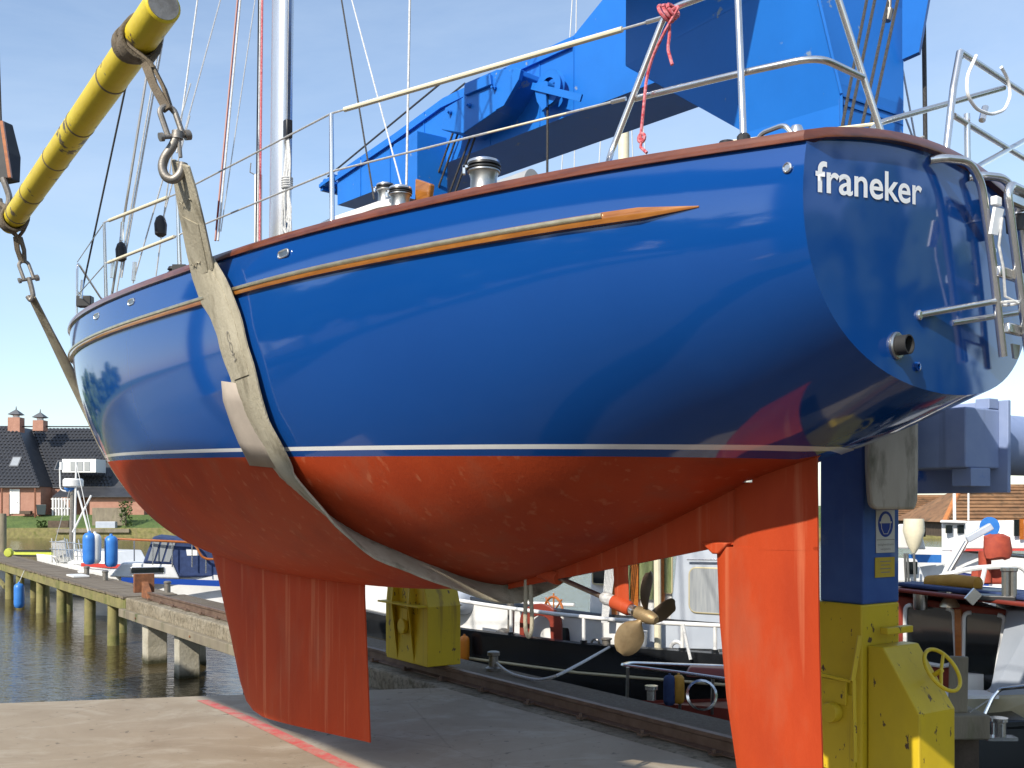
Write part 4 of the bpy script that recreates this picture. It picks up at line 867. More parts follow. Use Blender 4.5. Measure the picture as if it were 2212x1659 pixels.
# signs
def plaque(x0, y0_, x1, y1, m_, name, par, d_=.004, off=.003):
    c0 = KP(0, 0, 0); z0 = H + (Y0 - y1) / F * 6.93; z1 = H + (Y0 - y0_) / F * 6.93; n0, n1 = (x0 - 1865) / 77 * .39, (x1 - 1865) / 77 * .39
    return MB().hexa([KP(n0, -off, z0), KP(n1, -off, z0), KP(n1, -off - d_, z0), KP(n0, -off - d_, z0), KP(n0, -off, z1), KP(n1, -off, z1), KP(n1, -off - d_, z1), KP(n0, -off - d_, z1)]).build(name, M[m_], par, smooth=False)
sg = plaque(1890, 1102, 1930, 1196, 'signwhite', 'safety_sign', leg)
zc, ncx = H + (Y0 - 1133) / F * 6.93, (1910 - 1865) / 77 * .39
def SP(n, z, o=.0075): return KP(n, -o, z)
MB().add([SP(ncx + .082 * math.cos(a), zc + .088 * math.sin(a)) for a in [i * 2 * math.pi / 40 for i in range(40)]], [tuple(range(40))]).build('blue_disc', M['signblue'], sg, smooth=False)
ell = lambda rx, rz, o, z_, a0=0, a1=2 * math.pi, n=24: [SP(ncx + rx * math.cos(a0 + (a1 - a0) * i / n), z_ + rz * math.sin(a0 + (a1 - a0) * i / n), o) for i in range(n + 1)]
MB().add(ell(.052, .058, .0085, zc + .012, 0, math.pi), [tuple(range(25))]).add([SP(ncx - .066, zc + .006, .0087), SP(ncx + .066, zc + .006, .0087), SP(ncx + .066, zc + .018, .0087), SP(ncx - .066, zc + .018, .0087)], [(0, 1, 2, 3)]).build('helmet_symbol', M['signwhite'], sg, smooth=False)
MB().tube([SP(ncx - .05, zc + .005, .0085), SP(ncx - .045, zc - .03, .0085), SP(ncx - .02, zc - .066, .0085), SP(ncx + .02, zc - .066, .0085), SP(ncx + .045, zc - .03, .0085), SP(ncx + .05, zc + .005, .0085)], .0028, 5).build('face_outline', M['signwhite'], sg)
def sign_text(txt, x0, x1, ybase, hp_, par):
    n0, n1 = (x0 - 1865) / 77 * .39, (x1 - 1865) / 77 * .39; zb = H + (Y0 - ybase) / F * 6.93; hh = hp_ / F * 6.93
    lettering(txt, par, M['ink'], 1.0, lambda u, v: SP(n0 + (n1 - n0) * u, zb + v * hh, .0078))
MB().hexa([SP((1891 - 1865) / 77 * .39, H + (Y0 - 1168) / F * 6.93, .0074), SP((1929 - 1865) / 77 * .39, H + (Y0 - 1168) / F * 6.93, .0074), SP((1929 - 1865) / 77 * .39, H + (Y0 - 1168) / F * 6.93, .0082), SP((1891 - 1865) / 77 * .39, H + (Y0 - 1168) / F * 6.93, .0082),
           SP((1891 - 1865) / 77 * .39, H + (Y0 - 1166.6) / F * 6.93, .0074), SP((1929 - 1865) / 77 * .39, H + (Y0 - 1166.6) / F * 6.93, .0074), SP((1929 - 1865) / 77 * .39, H + (Y0 - 1166.6) / F * 6.93, .0082), SP((1891 - 1865) / 77 * .39, H + (Y0 - 1166.6) / F * 6.93, .0082)]).build('sign_rule', M['ink'], sg, smooth=False)
sign_text('veiligheidshelm', 1893, 1927, 1180, 7, sg); sign_text('verplicht', 1899, 1921, 1190, 7, sg)
sg2 = plaque(1888, 1206, 1930, 1250, 'signyellow', 'warning_sign', leg)
for k, y in enumerate((1216, 1224, 1232, 1240)):
    n0, n1 = (1898 + 2 * (k % 2) - 1865) / 77 * .39, (1922 - 3 * (k % 2) - 1865) / 77 * .39; z_ = H + (Y0 - y) / F * 6.93
    MB().add([SP(n0, z_), SP(n1, z_), SP(n1, z_ + .006), SP(n0, z_ + .006)], [(0, 1, 2, 3)]).build('print_line', M['ink'], sg2, smooth=False)
# stained plate, faded box beam and drum beside the leg
c0 = W(1876, 1000, 6.72); zt, zb = H + (Y0 - 830) / F * 6.72, H + (Y0 - 1101) / F * 6.72
a0 = W(1873, 0, 6.74); a1 = W(1984, 0, 6.70)
A_, B_ = V(a0.x, a0.y, 0), V(a1.x, a1.y, 0); back = RN * .06 + V(.0, .16, 0)
prof_ = [(0, zt), (1, zt), (1, zb + .23), (.985, zb + .06), (.93, zb), (.16, zb), (.06, zb + .03), (.03, zb + .12), (0, zb + .28)]
MB().prism([A_ * (1 - u) + B_ * u + V(0, 0, z) for u, z in prof_], back).build('stained_plate', M['palepad'], crane, smooth=False, bevel=.02)
k2 = V(2.92, 6.7, 0); zb1, zb0 = H + (Y0 - 878) / F * 6.7, H + (Y0 - 1010) / F * 6.7
bb = MB().hexa(RK(k2, .385, .60, zb0, zb1)).build('box_beam', M['cpale'], crane, smooth=False, bevel=.012)
fp = k2 + RN * .385; MB().hexa(RK(fp - RD * .06, .035, .75, zb0 - .16, zb1 + .06)).build('flange_plate', M['cpale'], bb, smooth=False, bevel=.006)
MB().hexa(RK(fp - RN * .12 + RD * .0, .11, .10, zb1, zb1 + .07)).build('bracket', M['cpale'], bb, smooth=False, bevel=.006)
MB().hexa(RK(fp - RN * .34 - RD * .01, .22, .14, zb0 - .12, zb0)).build('bracket', M['cpale'], bb, smooth=False, bevel=.006)
dc = fp + RN * .04 + RD * .28 + V(0, 0, (zb0 + zb1) / 2 - .01)
MB().lathe([(.20, 0), (.235, .012), (.235, .045), (.215, .05), (.215, 9.0)], 36, dc, (RD, V(0, 0, 1), RN)).build('drum', M['cpale'], bb)
# leg A (far, seen under the hull)
LA0, LA1, LN = 4.43, 5.445, -.25
la = MB().prism([RL(LA0, LN, .16), RL(LA1, LN, .16), RL(LA1, LN, .80), RL(LA1 - .16, LN, 1.6), RL(LA0 + .28, LN, 1.6), RL(LA0 , LN, .84)], RN * .44).build('far_foot', M['yellow'], crane, smooth=False, bevel=.01)
for u_ in (.22, .62):
    MB().prism([RL(LA0 + u_ + .09, LN, .17), RL(LA0 + u_ + .14, LN, .83), RL(LA0 + u_ + .05, LN - .10, .83)], RD * .018).prism([RL(LA0 + u_ + .05, LN, .86), RL(LA0 + u_ + .05, LN - .10, .86), RL(LA0 + u_ + .12, LN, 1.5)], RD * .018).build('rib', M['yellow'], la, smooth=False)
MB().hexa([RL(LA0 + .02, LN - .12, .835), RL(LA1 - .02, LN - .12, .835), RL(LA1 - .02, LN, .835), RL(LA0 + .02, LN, .835), RL(LA0 + .02, LN - .12, .855), RL(LA1 - .02, LN - .12, .855), RL(LA1 - .02, LN, .855), RL(LA0 + .02, LN, .855)]).build('shelf_flange', M['yellow'], la, smooth=False)
MB().lathe([(.0, .05), (.085, .05), (.09, .04), (.09, 0)], 20, RL(LA0 + .52, LN - .01, .58), (RD, V(0, 0, 1), -RN)).box(RL(LA0 + .52, LN - .01, .72), (.18, .03, .14), (RD, RN, V(0, 0, 1))).build('axle_cap', M['yellow'], la, bevel=.004)
MB().hexa([RL(LA0 + .28, LN + .02, 1.6), RL(LA0 + .28, LN + .42, 1.6), RL(LA1 - .16, LN + .42, 1.6), RL(LA1 - .16, LN + .02, 1.6), RL(LA0 + .25, LN, 6.3), RL(LA0 + .25, LN + .42, 6.3), RL(LA1 - .2, LN + .42, 6.3), RL(LA1 - .2, LN, 6.3)]).build('far_column', M['cblue'], crane, smooth=False, bevel=.01)
# girder: from the column over leg A to the tip
ZB = 6.0
def GB(x, y): d = (ZB - H) * F / (Y0 - y); return W(x, y, d)
g0, g1 = GB(729, 443), GB(1533, 132); gd = (g1 - g0).normalized(); gn = V(gd.y, -gd.x, 0)
gn = gn if gn.x > 0 else -gn      # to the right/away
gl = (g1 - g0).length
def GP(u, n, z): return g0 + gd * u + gn * n + V(0, 0, z - ZB)
wd = .80
top = [(0, .44), (1.3, .62), (2.25, .78), (3.3, .80), (gl * .72, .80), (gl, 1.75), (gl + 1.1, 2.2)]
g = MB()
for (u0_, h0), (u1, h1) in zip(top, top[1:]):
    g.hexa([GP(u0_, 0, ZB), GP(u0_, wd, ZB), GP(u1, wd, ZB), GP(u1, 0, ZB), GP(u0_, 0, ZB + h0), GP(u0_, wd, ZB + h0), GP(u1, wd, ZB + h1), GP(u1, 0, ZB + h1)])
gir = g.build('girder', M['cblue'], crane, smooth=False)
fl_ = MB()
for (u0_, h0), (u1, h1) in zip(top[:4], top[1:5]): fl_.bar(GP(u0_, -.03, ZB + h0 - .10), GP(u1, -.03, ZB + h1 - .10), .02, .05)
fl_.build('flange_strip', M['cblue'], gir, smooth=False)
MB().bar(GP(-.05, .02, ZB + .40), GP(-.42, .02, ZB + .34), .10, .05).bar(GP(-.05, .22, ZB + .40), GP(-.42, .22, ZB + .34), .05, .10).bar(GP(-.40, .0, ZB + .34), GP(-.40, .3, ZB + .34), .06, .12).lathe([(.05, -.02), (.05, .32)], 10, GP(-.30, 0, ZB + .37), (gd, V(0, 0, 1), gn)).build('tip_fork', M['cblue'], gir, smooth=False, bevel=.006)
for n_ in (.04, .3): wire(GP(-.3, n_, ZB + .46), GP(2.3, n_, ZB + 1.02), .012, 'darkwire', 'hoist_rope', crane)
# sheave housing on the girder
def GW(x, y, n=-.32): # pixel on the plane n of the girder
    r = (x - CX) / F; c = g0 + gn * n; u = (r * c.y - c.x) / (gd.x - r * gd.y); d = c.y + u * gd.y; return GP(u, n, 0) * 1 + V(0, 0, H + (Y0 - y) / F * d - 0) - V(0, 0, GP(u, n, 0).z)
hs = [(953, 280), (961, 233), (1000, 210), (1003, 180), (1073, 150), (1118, 148), (1120, 160), (1082, 225), (1070, 240), (1000, 288)]
hz = MB().prism([GW(x, y) for x, y in hs], gn * .55).build('sheave_housing', M['cblue'], crane, smooth=False, bevel=.008)
MB().prism([GW(x, y, -.345) for x, y in ((1088, 228), (1120, 172), (1125, 150), (1112, 146), (1078, 215), (1070, 238))], gn * .05).build('housing_chute', M['cblue'], hz, smooth=False, bevel=.005)
MB().prism([GW(x, y, -.36) for x, y in ((1002, 206), (1004, 183), (1058, 160), (1060, 182))], gn * .06).build('housing_cover', M['cblue'], hz, smooth=False, bevel=.005)
for x, y in ((973, 243), (1014, 228), (1069, 190)): MB().lathe([(.025, 0), (.025, .02), (.014, .02), (.014, .05)], 8, GW(x, y, -.33), (gd, V(0, 0, 1), -gn)).build('housing_bolt', M['cblue'], hz)
for x0, x1 in ((983, 926), (994, 938), (1024, 966), (1034, 978)): wire(GW(x0, 275, -.1), GW(x1, 430, -.1), .013, 'darkwire', 'hoist_rope', crane)
# open sheave wheel with its bracket
sc_ = GW(1188, 190, -.12); sh_ = MB().lathe([(.10, -.03), (.17, -.028), (.185, -.03), (.165, 0), (.185, .03), (.17, .028), (.10, .03)], 28, sc_, (gd, V(0, 0, 1), -gn), caps=False).build('sheave_wheel', M['cblue'], crane)
MB().lathe([(.0, -.06), (.05, -.06), (.05, .08), (0, .08)], 14, sc_, (gd, V(0, 0, 1), -gn)).build('sheave_hub', M['cblue'], sh_)
MB().bar(GW(1150, 186, -.2), GW(1256, 212, -.2), .02, .07, up=V(0, 0, 1)).prism([GW(x, y, -.19) for x, y in ((1152, 180), (1178, 176), (1180, 230), (1172, 238), (1160, 220))], gn * .02).build('sheave_bracket', M['cblue'], sh_, smooth=False)
wire(GW(1183, 190, -.15), GW(1182, 420, -.15), .013, 'darkwire', 'hoist_rope', crane)
# hoist ropes down to the yellow sheave block beyond the transom
for x0, x1 in ((1890, 1808), (1908, 1822), (1938, 1850), (1958, 1868)): wire(W(x0 - 6, -60, 6.75), W(x1, 330, 6.45), .011, 'darkwire', 'hoist_rope', crane)
sb_ = MB().lathe([(.0, -.018), (.13, -.018), (.135, 0), (.13, .018), (0, .018)], 22, W(1836, 320, 6.4), (V(1, 0, 0), V(0, 0, 1), V(0, -1, 0))).lathe([(.0, -.018), (.13, -.018), (.135, 0), (.13, .018), (0, .018)], 22, W(1822, 318, 6.56), (V(1, 0, 0), V(0, 0, 1), V(0, -1, 0))).build('pulley', M['black'], crane)
MB().prism([W(x, y, 6.36) for x, y in ((1812, 338), (1832, 288), (1844, 274), (1856, 288), (1856, 340))], V(0, .02, 0)).build('pulley_cheek', M['ybar'], sb_, smooth=False)
MB().prism([W(x, y, 6.6) for x, y in ((1775, 338), (1784, 300), (1800, 284), (1820, 300), (1820, 340))], V(0, .02, 0)).build('pulley_cheek', M['ybar'], sb_, smooth=False)
MB().tube([W(1921, 20, 6.7), W(1915, 45, 6.7)], .028, 10).tube([W(1922, -20, 6.7), W(1921, 20, 6.7)], .014, 8).build('rope_socket', M['galv'], crane)
wire(W(1994, -60, 7.6), W(2000, 380, 7.6), .016, 'darkwire', 'hoist_rope', crane)
for x0, x1 in ((1950, 1990), (1951, 1998)): wire(W(x0, 150 if x0 == 1950 else 240, 8.5), W(x1, 370, 8.3), .008, 'whiterope', 'tag_line', crane)
# weld seams and bolt rows on the blue steelwork
for u in (.55, 1.2, 1.9, 3.1, 3.9, 4.4): MB().bar(GP(u, -.004, ZB + .01), GP(u, -.004, ZB + lerp_tab(top, u) - .02), .01, .012, up=gd).build('weld_seam', M['cblue'], gir, smooth=False)
for k, (za, zb_, pa0, pb0) in enumerate(((4.32, 4.74, kU, kU), (4.76, 5.58, kU, kT))): MB().bar(V(pa0.x, pa0.y, za) - RN * .003 - RD * .003, V(pb0.x, pb0.y, zb_) - RN * .003 - RD * .003, .018, .018).build('weld_seam', M['cblue'], col_, smooth=False)
MB().bar(V(kU.x, kU.y, 4.75) - RD * .004, V(kU.x, kU.y, 4.75) - RD * .004 + RN * .68, .012, .012).build('weld_seam', M['cblue'], col_, smooth=False)
# unseen port-side girder, shaped to shade keel and slab, with legs outside the view
pd_ = V(-.605, .796, 0); pn_ = V(.796, .605, 0); q0_ = V(-2.5, -1.9, 0) + pd_ * 2.9; q1_ = V(-2.5, -1.9, 0) + pd_ * 15.5; zz_ = 0
MB().bar(q0_ - pd_ * .8 + V(0, 0, 6.32), q1_ + pd_ * 1.2 + V(0, 0, 6.32), .58, .84).build('port_shade_girder', M['cblue'], crane, smooth=False)
for q_ in (q0_, q1_):
    zg = 0.0 if q_ is q0_ else -3.0
    MB().box(q_ + V(0, 0, (5.9 + 1.1) / 2), (.45, .4, 4.8), (pd_, pn_, V(0, 0, 1))).build('port_leg', M['cblue'], crane, smooth=False)
    MB().box(q_ + V(0, 0, (1.1 + zg) / 2 + .01), (.95, .5, 1.1 - zg), (pd_, pn_, V(0, 0, 1))).build('port_foot', M['yellow'], crane, smooth=False)
# ------------------------------------------------------------------ timber jetty continuing the quay line
jet = thing('timber_jetty', RL(26, .2, ZW), 'weathered timber jetty on posts running on from the concrete quay', 'jetty')
J0, J1, JN0, JN1 = 17.55, 52.0, -.22, .80
MB().bar(RL(J0, JN0, -.17), RL(J1, JN0, -.17), .09, .26).build('edge_beam', M['mosswood'], jet, smooth=False, bevel=.012)
MB().bar(RL(J0, JN1, -.17), RL(J1, JN1, -.17), .09, .26).build('edge_beam', M['mosswood'], jet, smooth=False, bevel=.012)
pk = [MB().box((0, 0, 0), (JN1 - JN0 + .16, .165, .045)).build('plank_src_%d' % i, M['plank'], smooth=False) for i in range(2)]
rot = math.atan2(RN.y, RN.x)
for i in range(190):
    o = bpy.data.objects.new('plank', pk[0].data); COL.objects.link(o); o.parent = jet
    o.location = RL(J0 + .09 + i * .18, (JN0 + JN1) / 2 + random.uniform(-.015, .015), -.0175 + random.uniform(-.004, .004)) - Vector(jet.location)
    o.rotation_euler = (random.uniform(-.006, .006), 0, rot + random.uniform(-.006, .006))
for o in pk: bpy.data.objects.remove(o)
def jetty_u(x, n=JN0):           # place along the jetty under a pixel column
    r = (x - CX) / F; c = RL(0, n); return (r * c.y - c.x) / (RD.x - r * RD.y)
for x in (12, 35, 79, 123, 183, 233):
    u = jetty_u(x)
    MB().lathe([(.13, -3.0), (.135, -1.3), (.125, -.30)], 14, RL(u, JN0 + .12)).build('post', M['mosswood'], jet)
    MB().lathe([(.12, -3.0), (.12, -.30)], 12, RL(u, JN1 - .12)).build('post', M['mosswood'], jet)
    MB().bar(RL(u, JN0 + .02, -.36), RL(u, JN1, -.36), .12, .12).build('cross_beam', M['mosswood'], jet, smooth=False)
u = jetty_u(-10); MB().bar(RL(u + 2.6, JN0 + .02, -.3), RL(u - 2.0, JN0 + .02, -.85), .10, .12).build('diagonal_brace', M['mosswood'], jet, smooth=False)
for u, n_, lab in ((jetty_u(160), .55, 'beside the flat white board'), (jetty_u(120), .6, 'near the moored sailboat bow'), (jetty_u(352, .7), .8, 'just past the rusty rail buffer')):
    tag(MB().lathe([(.07, 0), (.07, .20), (.085, .21), (.085, .24), (.06, .26)], 14, RL(u, n_, .008)).build('mooring_bollard', M['galv']), 'small grey steel bollard on the jetty ' + lab, 'bollard', 'small bollards along the jetty')
tag(MB().lathe([(.17, -2.5), (.165, 1.55), (.15, 1.62)], 16, RL(jetty_u(5, 1.02), 1.02)).build('mooring_pile', M['wood']), 'tall weathered wooden mooring pile behind the jetty edge', 'pile')
pb_ = RL(jetty_u(168, .25), .25, .012); tag(MB().box(pb_ + V(0, 0, .03), (.9, .42, .05), (RD, RN, V(0, 0, 1))).build('white_board', M['bwhite'], smooth=False, bevel=.008), 'flat white board lying on the jetty planks', 'board')
# blue fender hanging under the jetty edge
FPROF = [(.03, -.40), (.10, -.385), (.145, -.33), (.155, -.25), (.155, .22), (.145, .30), (.10, .355), (.04, .375), (.03, .42), (.018, .42)]
def fender(c, label, grp=None, k=1.0, m_='fender', top=None):
    t_ = thing('fender', Vector(c) + V(0, 0, -.4 * k), label, 'fender', grp)
    MB().lathe([(r * k, h_ * k) for r, h_ in FPROF], 20, c).build('body', M[m_], t_)
    if top is not None: MB().tube([Vector(c) + V(0, 0, .4 * k), Vector(top)], .012, 6).build('lanyard', M['whiterope'], t_)
    return t_
u = jetty_u(58); fc = RL(u, JN0 - .22, -.82); fender(fc, 'blue fender hanging over the water from the jetty edge', top=RL(u, JN0 - .06, -.02))
# ------------------------------------------------------------------ generic small-boat hull
def hull_mesh(mb, bow, stern, beam, fb, fs, draft=.3, mi=0, full=2.4, sheer=.25, nv=6, tr=.8, top=None, flare=.9):
    bow, stern = Vector(bow), Vector(stern); ax_ = (bow - stern); L = ax_.length; ax_ = ax_ / L; sd_ = V(ax_.y, -ax_.x, 0); rows = {1: [], -1: []}
    for side in (1, -1):
        for i in range(19):
            u = i / 18; hb_ = beam / 2 * (1 - u ** full) * (tr + (1 - tr) * min(1, u * 3)) if u < 1 else .01
            hb_ = max(hb_, .01); zt = fs + (fb - fs) * u ** 1.6 - sheer * .0; r = []
            for j in range(nv + 1):
                v = j / nv; k = (flare + (1 - flare) * v) if v > .25 else flare * (v / .25) ** .45
                r.append(stern + ax_ * (u * L + (0.06 * L * (v - .3) if u > .9 else 0)) + sd_ * side * hb_ * k + V(0, 0, -draft + (zt + draft) * v))
            rows[side].append(r)
        mb.grid(rows[side], mi)
    a, b_ = rows[1], rows[-1]
    mb.grid([a[0], b_[0]], mi)
    mb.grid([[q[-1] - V(0, 0, .03) for q in a], [q[-1] - V(0, 0, .03) for q in b_]], mi if top is None else top)
    return [q[-1] for q in a], [q[-1] for q in b_], ax_, sd_
def cab_box(p0, p1, w0, w1, z0, z1, sl0=.0, sl1=.0, sd_=None):    # tapered cabin between two centre points
    p0, p1 = Vector(p0), Vector(p1); a = (p1 - p0).normalized(); s_ = sd_ or V(a.y, -a.x, 0)
    f_ = lambda p, w_, z, o_: [p + s_ * w_ / 2 + a * o_ + V(0, 0, z - p.z), p - s_ * w_ / 2 + a * o_ + V(0, 0, z - p.z)]
    b0, b1 = f_(p0, w0, z0, 0), f_(p1, w1, z0, 0); t0, t1 = f_(p0, w0 * .9, z1, sl0), f_(p1, w1 * .88, z1, -sl1)
    return [b0[0], b1[0], b1[1], b0[1], t0[0], t1[0], t1[1], t0[1]]
def quadpane(c, u_, v_, w_, h_, name, m_, par, th=.02, frame=None, fw=.03):
    u_ = u_.normalized(); v_ = (v_ - u_ * v_.dot(u_)).normalized(); n_ = u_.cross(v_); 
    o = MB()
    if frame:
        pts = []
        for sx, sy in ((1, 1), (-1, 1), (-1, -1), (1, -1)):
            cc = Vector(c) + u_ * sx * (w_ / 2 - .16 * min(w_, h_)) + v_ * sy * (h_ / 2 - .16 * min(w_, h_)); a0 = {(1, 1): 0, (-1, 1): math.pi / 2, (-1, -1): math.pi, (1, -1): 1.5 * math.pi}[(sx, sy)]
            pts += arc(cc, u_, v_, .16 * min(w_, h_), a0, a0 + math.pi / 2, 4)
        fo = MB().tube(pts, fw / 2, 6, closed=True).build(name, M[frame], par)
        MB().prism([q - n_ * th / 2 for q in pts], n_ * th).build('pane', M[m_], fo, smooth=False); return fo
    return o.box(c, (w_, h_, th), (u_, v_, n_)).build(name, M[m_], par, smooth=False)
# white motor cruiser with a blue stripe behind the jetty
mc = thing('motor_cruiser', W(420, 1310, 31) * 1.0, 'white motor cruiser with blue hull stripe and navy canvas cockpit cover behind the jetty', 'motorboat')
mc.location.z = ZW
d_ = 29.0
bw, sn = W(196, 1300, 30.5), W(840, 1300, 32.5); bw.z = sn.z = ZW
hm = MB(); e1_, e2_, ax_, sd_ = hull_mesh(hm, bw, sn, 2.8, 1.32, 1.12, nv=8, full=3.0)
hm.build('hull', M['bwhite'], mc)
near_s = sd_ if sd_.y < 0 else -sd_
def MC(x, y, o_=0.0):            # pixel on the cruiser's near side plane
    r = (x - CX) / F; c = bw + near_s * (1.28 + o_); a = (sn - bw).normalized(); u = (r * c.y - c.x) / (a.x - r * a.y); d = c.y + u * a.y; return W(x, y, d)
MB().prism([MC(262, 1247, .13), MC(262, 1258, .13), MC(600, 1272, .13), MC(600, 1258, .13)], near_s * -.03).build('stripe', M['bluestripe'], mc, smooth=False)
mid_ = lambda u: bw * (1 - u) + sn * u
cb = MB().prism([MC(x, y, -.20) for x, y in ((236, 1246), (263, 1216), (374, 1219), (388, 1250))], near_s * -2.0).build('cabin', M['bwhite'], mc, smooth=False, bevel=.04)
quadpane(MC(319, 1232, -.19), ax_, V(0, 0, 1), .90, .17, 'cabin_window', 'glass', cb, .03, 'alu', .035)
cv = MB().prism([MC(x, y, -.18) for x, y in ((308, 1217), (331, 1158), (376, 1163), (482, 1168), (500, 1246), (388, 1247), (374, 1219))], near_s * -2.0).build('canvas_cover', M['navycloth'], mc, smooth=False, bevel=.05)
for dx in (0, 17, 34): MB().prism([MC(x + dx, y + dx * .06, -.165) for x, y in ((319, 1211), (334, 1165), (346, 1166), (332, 1212))], near_s * -.02).build('clear_panel', M['paleglass'], cv, smooth=False)
MB().prism([MC(x, y, -.165) for x, y in ((402, 1186), (424, 1187), (430, 1200), (404, 1200))], near_s * -.02).build('clear_panel', M['letter'], cv, smooth=False)
MB().tube(roundcorner([MC(225, 1163, -.2), MC(340, 1168, .0), MC(420, 1172, .0), MC(438, 1208, .0), MC(480, 1208, .0)], .2), .035, 8).build('wooden_rail', M['orangewood'], mc)
for x, y0_, y1 in ((290, 1168, 1212), (330, 1168, 1220), (372, 1170, 1225), (415, 1172, 1225), (445, 1208, 1238), (470, 1208, 1240)): MB().tube([MC(x, y0_, -.02), MC(x, y1, -.02)], .018, 6).build('rail_post', M['steel'], mc)
for x, y, k in ((240, 1190, 1.15),): fender(MC(x, y, .05), 'big blue fender hung on the white cruiser, right of the two on deck', 'blue fenders on the white boats', k)
fender(MC(193, 1184, .3), 'big blue fender hung beside a white one on the moored boats', 'blue fenders on the white boats', 1.15)
fender(MC(205, 1184, .22), 'white fender hung beside a blue one on the moored boats', None, 1.1, 'bwhite')
# sailing boat with radar mast
sbt = thing('moored_sailboat', V(*W(150, 1290, 38).xy, ZW), 'white moored sailboat with red stripe, cluttered bow rails and a radar on its mast', 'sailboat')
a_, b_ = W(88, 1250, 40), W(330, 1260, 36); a_.z = b_.z = ZW
hm = MB(); _, _, ax2, sd2 = hull_mesh(hm, a_, b_, 2.6, 1.35, 1.0, nv=8); hm.build('hull', M['bwhite'], sbt)
ns2 = sd2 if sd2.y < 0 else -sd2
def SBP(x, y, o_=0.0):
    r = (x - CX) / F; c = a_ + ns2 * (1.0 + o_); a = (b_ - a_).normalized(); u = (r * c.y - c.x) / (a.x - r * a.y); d = c.y + u * a.y; return W(x, y, d)
MB().prism([SBP(175, 1216, .3), SBP(175, 1224, .3), SBP(260, 1228, .3), SBP(260, 1219, .3)], ns2 * -.05).build('stripe', M['redstripe'], sbt, smooth=False)
MB().hexa(cab_box(a_ * .68 + b_ * .32, a_ * .2 + b_ * .8, 1.3, 1.7, ZW + 1.1, ZW + 1.62, .4, .3)).build('cabin', M['white'], sbt, bevel=.04)
mb_ = W(154, 1200, 38.5)
ms_ = MB().tube([W(154, 1205, 38.5), W(157, 1050, 38.5)], .09, 10).build('mast', M['galv'], sbt)
MB().tube([W(160, 1205, 38.3), W(165, 998, 38.3)], .04, 8).build('pole', M['bwhite'], sbt)
MB().lathe([(.30, -.05), (.36, .0), (.36, .22), (.30, .28)], 20, W(158, 1050, 38.5)).build('radar_dome', M['bwhite'], sbt)
MB().lathe([(.12, -.1), (.2, .0), (.2, .12)], 14, W(151, 1056, 38.5)).build('lamp', M['fender'], sbt)
MB().tube(roundcorner([W(154, 1062, 38.5), W(130, 1060, 38.5), W(129, 1010, 38.5)], .2), .025, 6).tube([W(132, 1015, 38.5), W(132, 998, 38.5)], .06, 8).build('antenna', M['bwhite'], sbt)
for x0, y0_, x1, y1 in ((157, 1150, 197, 1070), (168, 1060, 193, 1155)): MB().tube([W(x0, y0_, 38), W(x1, y1, 38)], .035, 6).build('spar', M['bwhite'], sbt)
wire(W(165, 1000, 38.3), W(205, 1190, 37.5), .015, 'wire', 'stay', sbt); wire(W(150, 1060, 38.3), W(112, 1195, 39.5), .015, 'wire', 'stay', sbt)
for i in range(9):
    x = 113 + i * 8; MB().tube([SBP(x, 1215 - i * .6), SBP(x - 4 + random.uniform(-5, 5), 1166 + random.uniform(-4, 12))], .022, 6).build('rail_post', M['steel'], sbt)
for y in (1170, 1186): MB().tube([SBP(108, y), SBP(150, y + 2), SBP(190, y + 8)], .018, 6).build('guard_rail', M['steel'], sbt)
MB().prism([SBP(112, 1172), SBP(138, 1166), SBP(142, 1196), SBP(116, 1206)], ns2 * -.06).build('folded_anchor_net', M['grey'], sbt)
MB().lathe([(.0, -.2), (.3, -.15), (.42, .05), (.3, .25), (0, .3)], 12, W(140, 1205, 38)).build('sail_bag', M['white'], sbt)
# kayak-like boat with lime cover at the end of the jetty
lb = thing('covered_dinghy', V(*W(70, 1215, 44).xy, ZW), 'pale dinghy under a lime and black cover beyond the jetty', 'dinghy')
a_, b_ = W(14, 1222, 44), W(135, 1226, 43); a_.z = b_.z = ZW
hm = MB(); hull_mesh(hm, b_, a_, 1.7, .75, .70, nv=6); hm.build('hull', M['paleglass'], lb)
MB().hexa([W(22, 1199, 43.2), W(130, 1200, 42.4), W(130, 1200, 43.6), W(22, 1199, 44.6), W(30, 1190, 43.4), W(128, 1190, 42.6), W(128, 1190, 43.4), W(30, 1190, 44.4)]).build('cover', M['lime'], lb, bevel=.05)
MB().bar(W(22, 1200, 43.1), W(131, 1201.5, 42.3), .05, .07).bar(W(30, 1189.5, 43.3), W(128, 1189.5, 42.5), .05, .06).build('cover_edge', M['black'], lb, smooth=False)
tag(MB().lathe([(.0, -.11), (.13, -.10), (.165, 0), (.13, .10), (0, .11)], 16, W(19, 1194, 36.5), (V(1, 0, 0), V(0, 0, 1), V(0, 1, 0))).build('yellow_buoy', M['lime']), 'round yellow buoy beside the mooring pile at the jetty', 'buoy')
# boats moored further along, seen between keel and crane foot
gb = thing('grey_motorboat', V(*W(700, 1300, 40).xy, ZW), 'pale grey motorboat hull seen between the keel and the yellow crane foot', 'motorboat')
a_, b_ = W(930, 1290, 37), W(560, 1290, 41); a_.z = b_.z = ZW
hm = MB(); hull_mesh(hm, b_, a_, 3.0, 1.5, 1.2, nv=8); hm.build('hull', M['bgrey'], gb)
MB().bar(W(700, 1286, 35.5), W(880, 1284, 35.0), .06, .08).build('rubbing_strake', M['bwhite'], gb, smooth=False)
